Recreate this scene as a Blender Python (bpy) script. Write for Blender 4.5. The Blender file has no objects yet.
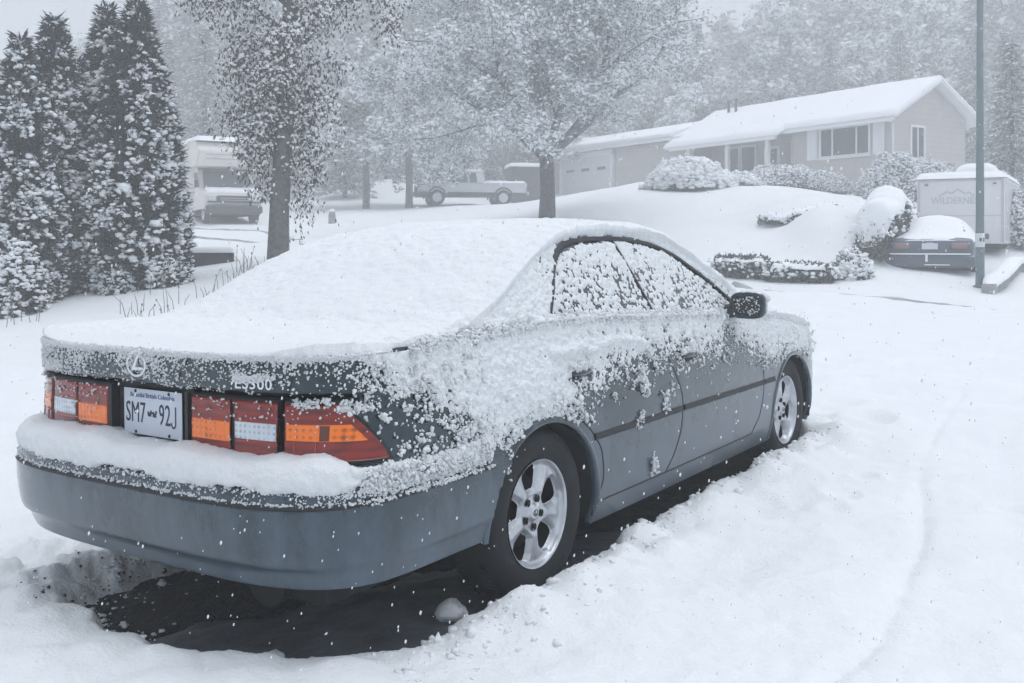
import bpy, bmesh, math, random
import numpy as np
from mathutils import Matrix, Vector

random.seed(7)
rng = np.random.default_rng(11)
S = bpy.context.scene
COL = S.collection
R = math.radians

# ------------------------------------------------------------------ camera, world, sun, exposure
EYE, FPX, HOR = 1.317, 1009.0, 243.6
cd = bpy.data.cameras.new('camera')
cam = bpy.data.objects.new('camera', cd); COL.objects.link(cam)
cam.location = (0, 0, EYE); cam.rotation_euler = (R(90), 0, 0)
cd.sensor_width = 36; cd.lens = 36 * FPX / 1024
cd.shift_y = -(341.5 - HOR) / 1024
cd.clip_start = 0.05; cd.clip_end = 1000
S.camera = cam

HAZE, HAZE_TOP = .0094, 44.0
SUN_EL, SUN_AZ = 80, 60             # veiled sun, high and ahead of the viewer, a little to the right
w = bpy.data.worlds.new('World'); S.world = w; w.use_nodes = True
nt = w.node_tree
bg = nt.nodes['Background']
sky = nt.nodes.new('ShaderNodeTexSky'); sky.sky_type = 'NISHITA'; sky.sun_disc = False
sky.sun_elevation = R(SUN_EL); sky.sun_rotation = R(SUN_AZ)
sky.air_density = 1.0; sky.dust_density = 6.0; sky.ozone_density = 1.0; sky.altitude = 100
hs = nt.nodes.new('ShaderNodeHueSaturation'); hs.inputs['Saturation'].default_value = .28
nt.links.new(sky.outputs[0], hs.inputs['Color']); tint = nt.nodes.new('ShaderNodeMixRGB'); tint.blend_type = 'MULTIPLY'; tint.inputs['Fac'].default_value = 1.0; tint.inputs[2].default_value = (.86, .912, .985, 1)   # veil of snow cloud
nt.links.new(hs.outputs[0], tint.inputs[1]); nt.links.new(tint.outputs[0], bg.inputs['Color'])
bg.inputs['Strength'].default_value = 0.15
sd = bpy.data.lights.new('sun', 'SUN'); sd.energy = 0.5; sd.angle = R(60); sd.color = (0.97, 0.985, 1.0)
sun = bpy.data.objects.new('sun', sd); COL.objects.link(sun)
sun.rotation_euler = (R(90 - SUN_EL), 0, R(180 - SUN_AZ))
S.view_settings.view_transform = 'Standard'; S.view_settings.look = 'None'
S.view_settings.exposure = 0.13; S.view_settings.gamma = 1.0; S.view_settings.use_curve_mapping = False
cy = S.cycles
cy.max_bounces = 8; cy.diffuse_bounces = 4; cy.glossy_bounces = 3; cy.volume_bounces = 5; cy.transmission_bounces = 2
cy.use_denoising = True
try: cy.denoiser = 'OPENIMAGEDENOISE'
except Exception: pass

# ------------------------------------------------------------------ helpers
def tag(o, label=None, cat=None, group=None, kind=None):
    if label: o['label'] = label
    if cat: o['category'] = cat
    if group: o['group'] = group
    if kind: o['kind'] = kind
    return o

def empty(name, loc=(0, 0, 0), rz=0.0, label=None, cat=None, group=None):
    o = bpy.data.objects.new(name, None); COL.objects.link(o)
    o.location = loc; o.rotation_euler = (0, 0, rz); o.empty_display_size = 0.2
    return tag(o, label, cat, group)

def mk(name, V, F, mats, parent=None, smooth=True, midx=None):
    """one mesh object from arrays; F is (n,3) / (n,4) array or a list of such arrays"""
    V = np.ascontiguousarray(V, dtype=np.float32).reshape(-1, 3)
    Fs = F if isinstance(F, (list, tuple)) and len(F) and isinstance(F[0], np.ndarray) else [np.asarray(F)]
    Fs = [f for f in Fs if len(f)]
    me = bpy.data.meshes.new(name)
    me.vertices.add(len(V)); me.vertices.foreach_set('co', V.ravel())
    loops = np.concatenate([f.ravel() for f in Fs]).astype(np.int32)
    tot = np.concatenate([np.full(len(f), f.shape[1], np.int32) for f in Fs])
    st = np.concatenate([[0], np.cumsum(tot)[:-1]]).astype(np.int32)
    me.loops.add(len(loops)); me.loops.foreach_set('vertex_index', loops)
    me.polygons.add(len(tot)); me.polygons.foreach_set('loop_start', st); me.polygons.foreach_set('loop_total', tot)
    me.polygons.foreach_set('use_smooth', np.full(len(tot), smooth, bool))
    for m in (mats if isinstance(mats, (list, tuple)) else [mats]): me.materials.append(m)
    if midx is not None: me.polygons.foreach_set('material_index', np.asarray(midx, np.int32))
    me.update(calc_edges=True); me.validate()
    o = bpy.data.objects.new(name, me); COL.objects.link(o)
    if parent: o.parent = parent
    return o

def copy_tree(o, parent=None):
    c = o.copy(); COL.objects.link(c)
    if parent: c.parent = parent
    for ch in list(o.children): copy_tree(ch, c)
    return c

def gridF(nr, nc, wrap=False):
    a = np.arange(nr * nc).reshape(nr, nc)
    if wrap: a = np.concatenate([a, a[:, :1]], 1)
    return np.stack([a[:-1, :-1], a[:-1, 1:], a[1:, 1:], a[1:, :-1]], -1).reshape(-1, 4)

def compact(V, F):
    u, inv = np.unique(F.ravel(), return_inverse=True)
    return V[u], inv.reshape(F.shape)

class MB:
    """collects simple shapes, then links them as ONE mesh object"""
    def __init__(s): s.V, s.Q, s.T, s.n = [], [], [], 0
    def add(s, V, F):
        V = np.asarray(V, float).reshape(-1, 3); F = np.asarray(F)
        (s.Q if F.shape[1] == 4 else s.T).append(F + s.n); s.V.append(V); s.n += len(V); return s
    def box(s, c, d, rz=0.0, M=None):
        x, y, z = np.array(d) / 2
        V = np.array([[i * x, j * y, k * z] for i in (-1, 1) for j in (-1, 1) for k in (-1, 1)])
        if rz: V = V @ np.array([[math.cos(rz), math.sin(rz), 0], [-math.sin(rz), math.cos(rz), 0], [0, 0, 1]])
        V = V + np.array(c)
        return s.add(V, np.array([[0, 1, 3, 2], [4, 6, 7, 5], [0, 4, 5, 1], [2, 3, 7, 6], [0, 2, 6, 4], [1, 5, 7, 3]]))
    def prism(s, poly, axis, a, b):
        """polygon (n,2) extruded along axis 'x' 'y' or 'z' from a to b; caps are triangle fans"""
        p = np.asarray(poly, float); n = len(p)
        def lift(v):
            q = np.full((n, 1), v)
            return {'x': np.hstack([q, p]), 'y': np.hstack([p[:, :1], q, p[:, 1:]]), 'z': np.hstack([p, q])}[axis]
        V = np.vstack([lift(a), lift(b)]); i = np.arange(n); j = (i + 1) % n
        s.add(V, np.stack([i, j, j + n, i + n], 1))
        c = p.mean(0)
        for v in (a, b):
            L = lift(v); cc = {'x': [v, c[0], c[1]], 'y': [c[0], v, c[1]], 'z': [c[0], c[1], v]}[axis]
            s.add(np.vstack([L, [cc]]), np.stack([i, j, np.full(n, n)], 1))
        return s
    def tube(s, P, r, n=8, cap=True):
        P = np.asarray(P, float); r = np.broadcast_to(np.asarray(r, float), (len(P),))
        T = np.gradient(P, axis=0); T /= np.linalg.norm(T, axis=1, keepdims=True) + 1e-12
        up = np.array([0, 0, 1.]) if abs(T[0, 2]) < .9 else np.array([1., 0, 0])
        V = []
        for k in range(len(P)):
            a = np.cross(T[k], up); a /= np.linalg.norm(a) + 1e-12; b = np.cross(a, T[k]); up = b
            t = np.arange(n) * 2 * np.pi / n
            V.append(P[k] + r[k] * (np.cos(t)[:, None] * a + np.sin(t)[:, None] * b))
        V = np.vstack(V); s.add(V, gridF(len(P), n, True))
        if cap:
            i = np.arange(n)
            for k in (0, len(P) - 1):
                s.add(np.vstack([V[k * n:(k + 1) * n], [P[k]]]), np.stack([i, (i + 1) % n, np.full(n, n)], 1))
        return s
    def lathe(s, prof, axis='y', c=(0, 0, 0), n=64):
        """prof: (r, h) pairs"""
        p = np.asarray(prof, float); t = np.arange(n) * 2 * np.pi / n
        a = p[:, :1] * np.cos(t); b = p[:, :1] * np.sin(t); h = np.repeat(p[:, 1:], n, 1)
        V = {'y': np.stack([a, h, b], -1), 'z': np.stack([a, b, h], -1), 'x': np.stack([h, a, b], -1)}[axis].reshape(-1, 3)
        return s.add(V + np.array(c), gridF(len(p), n, True))
    def build(s, name, mat, parent=None, smooth=False, bevel=0.0, seg=2):
        V = np.vstack(s.V); F = []
        if s.Q: F.append(np.vstack(s.Q))
        if s.T: F.append(np.vstack(s.T))
        o = mk(name, V, F, mat, parent, smooth)
        if bevel:
            bm = bmesh.new(); bm.from_mesh(o.data)
            bmesh.ops.remove_doubles(bm, verts=bm.verts, dist=1e-5)
            es = [e for e in bm.edges if len(e.link_faces) == 2 and e.calc_face_angle(0) > 0.5]
            bmesh.ops.bevel(bm, geom=es, offset=bevel, segments=seg, affect='EDGES', profile=0.5, clamp_overlap=True)
            for f in bm.faces: f.smooth = True
            bm.to_mesh(o.data); bm.free()
            o.data.set_sharp_from_angle(angle=R(40)) if hasattr(o.data, 'set_sharp_from_angle') else None
        return o

# ---- numpy noise
def _h(ix, iy, iz, k=0):
    h = (ix.astype(np.int64) * 73856093) ^ (iy.astype(np.int64) * 19349663) ^ (iz.astype(np.int64) * 83492791) ^ (k * 2654435761 + 12345)
    h = (h ^ (h >> 13)) * 1274126177 & 0xffffffff
    h = (h ^ (h >> 16)) * 2246822519 & 0xffffffff
    return ((h ^ (h >> 15)) & 0xffffff) / float(0x1000000)

def vnoise(P, k=0):
    P = np.asarray(P, float); I = np.floor(P).astype(np.int64); f = P - I; f = f * f * (3 - 2 * f); o = 0
    for a in (0, 1):
        for b in (0, 1):
            for c in (0, 1):
                wt = (f[..., 0] if a else 1 - f[..., 0]) * (f[..., 1] if b else 1 - f[..., 1]) * (f[..., 2] if c else 1 - f[..., 2])
                o = o + wt * _h(I[..., 0] + a, I[..., 1] + b, I[..., 2] + c, k)
    return o

def fbm(P, oct=4, k=0):
    o = 0; amp = .5; P = np.asarray(P, float)
    for i in range(oct):
        o = o + amp * vnoise(P * 2 ** i + 17.3 * i, k + i); amp *= .5
    return o / (1 - .5 ** oct)

def worley(P, k=0):
    """distance to the nearest jittered cell point (in cells)"""
    P = np.asarray(P, float); I = np.floor(P).astype(np.int64); d = np.full(P.shape[:-1], 9.0)
    for a in (-1, 0, 1):
        for b in (-1, 0, 1):
            for c in (-1, 0, 1):
                x, y, z = I[..., 0] + a, I[..., 1] + b, I[..., 2] + c
                q = (x + _h(x, y, z, k) - P[..., 0]) ** 2 + (y + _h(x, y, z, k + 1) - P[..., 1]) ** 2 + (z + _h(x, y, z, k + 2) - P[..., 2]) ** 2
                d = np.minimum(d, q)
    return np.sqrt(d)

def sst(a, b, x):
    t = np.clip((np.asarray(x, float) - a) / (b - a), 0, 1); return t * t * (3 - 2 * t)

def smooth_interp(x, xs, ys):
    """monotone cubic through knots"""
    xs = np.asarray(xs, float); ys = np.asarray(ys, float); h = np.diff(xs); d = np.diff(ys) / h
    m = np.zeros(len(xs)); m[0] = d[0]; m[-1] = d[-1]
    for i in range(1, len(xs) - 1):
        if d[i - 1] * d[i] > 0:
            w1 = 2 * h[i] + h[i - 1]; w2 = h[i] + 2 * h[i - 1]; m[i] = (w1 + w2) / (w1 / d[i - 1] + w2 / d[i])
    x = np.clip(np.asarray(x, float), xs[0], xs[-1]); i = np.clip(np.searchsorted(xs, x) - 1, 0, len(h) - 1)
    t = (x - xs[i]) / h[i]
    return (ys[i] * (1 + 2 * t) * (1 - t) ** 2 + m[i] * h[i] * t * (1 - t) ** 2 + ys[i + 1] * t * t * (3 - 2 * t) + m[i + 1] * h[i] * t * t * (t - 1))

# small ball template (18 verts, 32 tris) for clumps of snow
def _ball():
    bm = bmesh.new(); bmesh.ops.create_icosphere(bm, subdivisions=1, radius=1)
    V = np.array([v.co[:] for v in bm.verts]); F = np.array([[v.index for v in f.verts] for f in bm.faces]); bm.free(); return V, F
BALL_V, BALL_F = _ball()
def _ball2():
    bm = bmesh.new(); bmesh.ops.create_icosphere(bm, subdivisions=2, radius=1)
    V = np.array([v.co[:] for v in bm.verts]); F = np.array([[v.index for v in f.verts] for f in bm.faces]); bm.free(); return V, F
BALL2_V, BALL2_F = _ball2()

def shatter(P, R, k=4, big=.005):
    """break the larger clumps into a few touching smaller ones"""
    b = R > big; Q = np.repeat(P[b], k, 0); r = np.repeat(R[b], k)
    Q = Q + rng.normal(0, 1, Q.shape) * (r * .55)[:, None]; return np.vstack([P[~b], Q]), np.concatenate([R[~b], r * rng.uniform(.28, .68, len(r))])

def clumps(P, rad, squash=1.0, rough=.25, fine=False, nrm=None):
    """many irregular little balls as one vertex / face pair"""
    P = np.asarray(P, float); n = len(P); rad = np.broadcast_to(rad, (n,))
    TV, TF = (BALL2_V, BALL2_F) if fine else (BALL_V, BALL_F)
    sc = 1 + rough * (rng.random((n, len(TV), 1)) - .5) * 2
    V = TV[None] * sc * (rad[:, None, None])
    an = 1 + .5 * (rng.random((n, 1, 3)) - .5); V = V * an
    V[:, :, 2] *= squash
    a = rng.random(n) * 6.283; c, s = np.cos(a)[:, None], np.sin(a)[:, None]
    x, y = V[:, :, 0].copy(), V[:, :, 1].copy(); V[:, :, 0] = c * x - s * y; V[:, :, 1] = s * x + c * y
    V = V + P[:, None]
    F = (TF[None] + (np.arange(n) * len(TV))[:, None, None]).reshape(-1, 3)
    return V.reshape(-1, 3), F

# ------------------------------------------------------------------ materials
def nodes(m):
    nt = m.node_tree; return nt, nt.nodes, nt.links, nt.nodes['Principled BSDF']

def mat(name, col, rough=.6, metal=0.0, var=0.0, vscale=6.0, col2=None, bump=0.0, bscale=60.0, coat=0.0, spec=None, rvar=0.0):
    m = bpy.data.materials.new(name); m.use_nodes = True
    nt, N, L, b = nodes(m)
    b.inputs['Base Color'].default_value = (*col, 1); b.inputs['Roughness'].default_value = rough; b.inputs['Metallic'].default_value = metal
    if coat: b.inputs['Coat Weight'].default_value = coat; b.inputs['Coat Roughness'].default_value = .12
    if spec is not None: b.inputs['Specular IOR Level'].default_value = spec
    tc = N.new('ShaderNodeTexCoord')
    if col2 is not None or var:
        no = N.new('ShaderNodeTexNoise'); no.inputs['Scale'].default_value = vscale; no.inputs['Detail'].default_value = 6; no.inputs['Roughness'].default_value = .62
        L.new(tc.outputs['Object'], no.inputs['Vector'])
        rp = N.new('ShaderNodeValToRGB'); c2 = col2 if col2 is not None else tuple(min(1, c * (1 + var)) for c in col)
        c1 = col if col2 is not None else tuple(c * (1 - var) for c in col)
        rp.color_ramp.elements[0].color = (*c1, 1); rp.color_ramp.elements[1].color = (*c2, 1)
        rp.color_ramp.elements[0].position = .34; rp.color_ramp.elements[1].position = .66
        L.new(no.outputs['Fac'], rp.inputs['Fac']); L.new(rp.outputs['Color'], b.inputs['Base Color'])
        if rvar:
            mr = N.new('ShaderNodeMapRange'); mr.inputs['To Min'].default_value = rough - rvar; mr.inputs['To Max'].default_value = rough + rvar
            L.new(no.outputs['Fac'], mr.inputs['Value']); L.new(mr.outputs[0], b.inputs['Roughness'])
    if bump:
        n2 = N.new('ShaderNodeTexNoise'); n2.inputs['Scale'].default_value = bscale; n2.inputs['Detail'].default_value = 5
        L.new(tc.outputs['Object'], n2.inputs['Vector'])
        bp = N.new('ShaderNodeBump'); bp.inputs['Strength'].default_value = bump; bp.inputs['Distance'].default_value = .02
        L.new(n2.outputs['Fac'], bp.inputs['Height']); L.new(bp.outputs[0], b.inputs['Normal'])
    return m

M = {}
M['snow'] = mat('snow', (.76, .785, .80), .62, var=.02, vscale=3, bump=.35, bscale=70, spec=.25)
M['car_snow'] = mat('snow on car', (.79, .815, .83), .6, bump=.45, bscale=160, spec=.25)
M['tree_snow'] = mat('snow on trees', (.82, .84, .86), .7, spec=.2)
M['flake'] = mat('falling flake', (.92, .93, .94), .8, spec=.1)
def _thin(m):
    nt, N, L, b = nodes(m); tr = N.new('ShaderNodeBsdfTranslucent'); tr.inputs['Color'].default_value = (.92, .93, .94, 1); mx = N.new('ShaderNodeMixShader'); mx.inputs[0].default_value = .5
    L.new(b.outputs[0], mx.inputs[1]); L.new(tr.outputs[0], mx.inputs[2]); L.new(mx.outputs[0], N['Material Output'].inputs['Surface'])
_thin(M['flake'])
M['asphalt'] = mat('wet asphalt and grit', (.003, .004, .005), .85, col2=(.014, .015, .015), vscale=28, bump=.9, bscale=45)
M['slush'] = mat('grey slush', (.07, .08, .09), .4, col2=(.15, .165, .18), vscale=5, bump=.5, bscale=14)
M['trim'] = mat('black trim', (.012, .013, .015), .55, var=.2)
M['rubber'] = mat('tyre rubber', (.003, .005, .007), .75, col2=(.008, .011, .014), vscale=7, bump=.15, bscale=90)
M['alloy'] = mat('alloy rim', (.62, .64, .67), .33, .75, col2=(.44, .46, .49), vscale=9, rvar=.08)
M['dark_metal'] = mat('dark brake metal', (.012, .012, .013), .7, .2, var=.3)
M['glass'] = mat('car glass', (.012, .016, .02), .06, 0, spec=.6, coat=.4)
M['chrome'] = mat('chrome badge', (.72, .74, .77), .18, 1.0)
M['plate'] = mat('plate white', (.62, .67, .74), .45, var=.03)
M['plate_blue'] = mat('plate lettering', (.015, .02, .05), .5)
M['plate_tint'] = mat('plate slogan blue', (.07, .12, .27), .5)
M['underbody'] = mat('underbody', (.012, .012, .013), .9)

def lens(name, col, rib, rough=.12, axis='both'):
    m = mat(name, col, rough, coat=.45)
    nt, N, L, b = nodes(m)
    tc = N.new('ShaderNodeTexCoord'); hs = None; outs = []
    for d in (['Y', 'Z'] if axis == 'both' else [axis]):
        wv = N.new('ShaderNodeTexWave'); wv.bands_direction = d; wv.inputs['Scale'].default_value = rib
        L.new(tc.outputs['Object'], wv.inputs['Vector']); outs.append(wv.outputs['Fac'])
    if len(outs) == 2:
        a = N.new('ShaderNodeMath'); a.operation = 'ADD'; L.new(outs[0], a.inputs[0]); L.new(outs[1], a.inputs[1]); h = a.outputs[0]
    else: h = outs[0]
    no = N.new('ShaderNodeTexNoise'); no.inputs['Scale'].default_value = 16; L.new(tc.outputs['Object'], no.inputs['Vector'])
    mx = N.new('ShaderNodeMixRGB'); mx.blend_type = 'MULTIPLY'; mx.inputs['Fac'].default_value = .9  # rib and reflector brightness multiplied into the lens colour
    rp = N.new('ShaderNodeValToRGB'); rp.color_ramp.elements[0].color = (.22, .22, .22, 1); rp.color_ramp.elements[0].position = .25
    rp.color_ramp.elements[1].position = .75
    md = N.new('ShaderNodeMath'); md.operation = 'MULTIPLY_ADD'; md.inputs[1].default_value = .35; L.new(h, md.inputs[0]); L.new(no.outputs['Fac'], md.inputs[2])
    L.new(md.outputs[0], rp.inputs['Fac']); mx.inputs[1].default_value = (*col, 1); L.new(rp.outputs[0], mx.inputs[2])
    L.new(mx.outputs[0], b.inputs['Base Color'])
    bp = N.new('ShaderNodeBump'); bp.inputs['Strength'].default_value = .35; bp.inputs['Distance'].default_value = .004
    L.new(h, bp.inputs['Height']); L.new(bp.outputs[0], b.inputs['Normal'])
    return m
M['red'] = lens('red lens', (.25, .010, .002), 11, axis='Z')
M['amber'] = lens('amber lens', (.95, .19, .003), 15)
M['white_lens'] = lens('reverse lens', (.62, .68, .74), 17)

def paint():
    m = mat('dark grey-green car paint', (.085, .098, .105), .34, .55, coat=.8)
    nt, N, L, b = nodes(m)
    tc = N.new('ShaderNodeTexCoord')
    # dried road salt: streaky film with a shape of its own, thickest on the lower doors and bumper
    mp = N.new('ShaderNodeMapping'); mp.inputs['Scale'].default_value = (1.6, 1.6, .7); L.new(tc.outputs['Object'], mp.inputs['Vector'])
    no = N.new('ShaderNodeTexNoise'); no.inputs['Scale'].default_value = 4.5; no.inputs['Detail'].default_value = 9; no.inputs['Roughness'].default_value = .68
    L.new(mp.outputs[0], no.inputs['Vector'])
    sx = N.new('ShaderNodeSeparateXYZ'); L.new(tc.outputs['Object'], sx.inputs[0])
    mr = N.new('ShaderNodeMapRange'); mr.inputs['From Min'].default_value = .85; mr.inputs['From Max'].default_value = .35
    mr.inputs['To Min'].default_value = -.18; mr.inputs['To Max'].default_value = .22; L.new(sx.outputs['Z'], mr.inputs['Value'])
    ad = N.new('ShaderNodeMath'); ad.operation = 'ADD'; L.new(no.outputs['Fac'], ad.inputs[0]); L.new(mr.outputs[0], ad.inputs[1])
    rp = N.new('ShaderNodeValToRGB'); rp.color_ramp.elements[0].position = .42; rp.color_ramp.elements[1].position = 1.0
    rp.color_ramp.elements[0].color = (0, 0, 0, 1); rp.color_ramp.elements[1].color = (.85, .85, .85, 1); L.new(ad.outputs[0], rp.inputs['Fac'])
    mx = N.new('ShaderNodeMixRGB'); mx.inputs[1].default_value = (.018, .034, .044, 1); mx.inputs[2].default_value = (.105, .155, .21, 1)
    L.new(rp.outputs[0], mx.inputs['Fac']); L.new(mx.outputs[0], b.inputs['Base Color'])
    r2 = N.new('ShaderNodeMapRange'); r2.inputs['To Min'].default_value = .16; r2.inputs['To Max'].default_value = .7
    L.new(rp.outputs[0], r2.inputs['Value']); L.new(r2.outputs[0], b.inputs['Roughness'])
    m2 = N.new('ShaderNodeMapRange'); m2.inputs['To Min'].default_value = .6; m2.inputs['To Max'].default_value = .1
    L.new(rp.outputs[0], m2.inputs['Value']); L.new(m2.outputs[0], b.inputs['Metallic'])
    return m
M['paint'] = paint()

def px(u, v, d):
    """world point seen at pixel (u, v) at depth d"""
    return np.array([(u - 512) / FPX * d, d, EYE - (v - HOR) / FPX * d])
def pz(u, v, z):
    return px(u, v, (EYE - z) * FPX / (v - HOR))

# ------------------------------------------------------------------ car frame in the world (from the fitted viewpoint)
CAR_M = Matrix(((.5643, -.8254, -.0135, -1.242), (.8255, .5643, .0, 3.231), (.0076, -.0112, 1.0, -.017), (0, 0, 0, 1)))
_cm = np.array(CAR_M)
_q, _ = np.linalg.qr(_cm[:3, :3]); _q = _q * np.sign(np.diag(_q.T @ _cm[:3, :3]))
CAR_R, CAR_T = _q, _cm[:3, 3]
def to_car(P): return (np.asarray(P) - CAR_T) @ CAR_R
def to_world(P): return np.asarray(P) @ CAR_R.T + CAR_T

# ------------------------------------------------------------------ terrain
CTRL = []
def cp(u, v, d): CTRL.append(px(u, v, d))
for (u, v, d) in [(0, 312, 15.3), (60, 299, 15.8), (100, 292, 16.2), (170, 280, 16.6), (250, 264, 17), (285, 259, 17.3),
                  (-150, 322, 14.5), (-400, 330, 14), (195, 264, 19), (215, 250, 23), (240, 243, 27), (330, 240, 24), (200, 226, 35), (225, 222, 37), (300, 226, 36),
                  (335, 224, 33), (332, 222, 35.5), (366, 210, 44), (460, 204, 49), (410, 208, 48), (530, 207, 50), (400, 222, 36), (460, 214, 38), (120, 216, 38), (40, 216, 40), (-200, 215, 42),
                  (400, 235, 27), (500, 219, 31), (547, 217, 28), (560, 212, 29.5), (600, 203, 30.5), (640, 192, 32), (700, 188, 32), (760, 190, 31),
                  (800, 204, 28), (850, 212, 27), (620, 250, 23), (680, 240, 24), (720, 272, 22), (770, 276, 21.5), (830, 279, 20.8), (860, 274, 21), (885, 268, 22.5),
                  (760, 237, 25.5), (830, 235, 24.5), (740, 210, 28.5),
                  (756, 286, 20), (830, 293, 18.4), (920, 302, 16.8), (1024, 313, 15.2), (1150, 322, 14.5), (1400, 335, 13.5),
                  (932, 273, 21.7), (965, 258, 25.2), (980, 288, 20.5), (1020, 281, 21.5), (1100, 275, 23), (1010, 262, 25), (1250, 262, 27),
                  (880, 200, 38), (930, 205, 40), (1000, 215, 40), (1150, 205, 45), (750, 176, 44), (680, 178, 46), (610, 196, 53), (580, 198, 55), (550, 197, 58), (385, 180, 60), (355, 184, 60), (412, 178, 62), (470, 190, 64), (300, 200, 62), (150, 200, 64), (0, 200, 66), (-300, 200, 70),
                  (1100, 170, 70), (850, 165, 70), (650, 165, 75), (400, 172, 85), (200, 175, 85), (0, 180, 90), (-400, 180, 95), (1300, 165, 90),
                  (0, 130, 130), (300, 125, 130), (600, 110, 130), (900, 100, 130), (1200, 100, 130), (-500, 130, 140), (1600, 110, 130)]:
    cp(u, v, d)
CTRL = np.array(CTRL)
near = np.array([[x, y, .10 + .0135 * x] for x in (-9, -5.5, -3, -1, 1, 3, 5, 8) for y in (-12, -4, 0, 2, 4.5, 7)
                 if not (x < -5 and y > 3)])
near = np.vstack([near, [[x, y, .12 + .0135 * x + .012 * (y - 7)] for x in (0, 2.5, 4.5) for y in (9, 11.5, 14)],
                  [[-5.4, 9.5, .16], [-3.5, 9.5, .22], [-4.5, 13, .36], [-3, 13, .5], [-1.5, 13, .45], [-8, 11, .12], [-8, 6, .02], [-5, 6.5, .05], [0, 18, .5], [3.5, 17, .33]],
                  [[x, y, .0] for x in (-40, 0, 40) for y in (-60, -25)], [[-40, 10, .3], [45, 8, .8]]])
CTRL = np.vstack([CTRL, near])
def _tps(P, Q):
    d2 = ((P[:, None, :2] - Q[None, :, :2]) ** 2).sum(-1); return .5 * d2 * np.log(d2 + 1e-9)
_sc = 20.0
_Q = CTRL.copy(); _Q[:, :2] /= _sc
_n = len(_Q)
_A = np.zeros((_n + 3, _n + 3)); _A[:_n, :_n] = _tps(_Q, _Q) + np.eye(_n) * 2e-4
_A[:_n, _n:] = np.c_[np.ones(_n), _Q[:, :2]]; _A[_n:, :_n] = _A[:_n, _n:].T
_w = np.linalg.solve(_A, np.r_[_Q[:, 2], 0, 0, 0])
def base_z(X, Y):
    sh = np.shape(X); P = np.stack([np.ravel(X), np.ravel(Y)], 1) / _sc; out = np.empty(len(P))
    for i in range(0, len(P), 60000):
        p = P[i:i + 60000]; out[i:i + 60000] = _tps(p, _Q) @ _w[:_n] + _w[_n] + p @ _w[_n + 1:]
    return out.reshape(sh)

HOLE = np.array([(.26, .66), (.10, .42), (.0, .12), (-.01, -.22), (.09, -.52), (.22, -.69), (.42, -.80), (.66, -.82), (.80, -.90), (1.1, -.95), (1.45, -.92), (2.0, -.86),
                 (2.54, -.85), (3.0, -.87), (3.5, -.88), (4.2, -.86), (4.55, -.5), (4.5, .5), (3.5, .78), (1.5, .80), (.72, .72), (.43, .70)])
def poly_sd(p, poly):
    """signed distance (negative inside)"""
    d = np.full(len(p), 1e9); ins = np.zeros(len(p), bool); n = len(poly)
    for i in range(n):
        a, b = poly[i], poly[(i + 1) % n]; e = b - a; w_ = p - a
        t = np.clip((w_ @ e) / (e @ e), 0, 1); d = np.minimum(d, ((w_ - t[:, None] * e) ** 2).sum(1))
        c1 = p[:, 1] >= a[1]; c2 = p[:, 1] < b[1]; cr = e[0] * w_[:, 1] - e[1] * w_[:, 0]
        ins ^= ((c1 & c2 & (cr > 0)) | (~c1 & ~c2 & (cr < 0)))
    return np.where(ins, -np.sqrt(d), np.sqrt(d))
def line_d(X, Y, pts):
    p = np.stack([X, Y], 1); d = np.full(len(p), 1e9)
    for a, b in zip(pts[:-1], pts[1:]):
        e = b - a; w_ = p - a; t = np.clip((w_ @ e) / (e @ e + 1e-12), 0, 1); d = np.minimum(d, ((w_ - t[:, None] * e) ** 2).sum(1))
    return np.sqrt(d)

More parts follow.
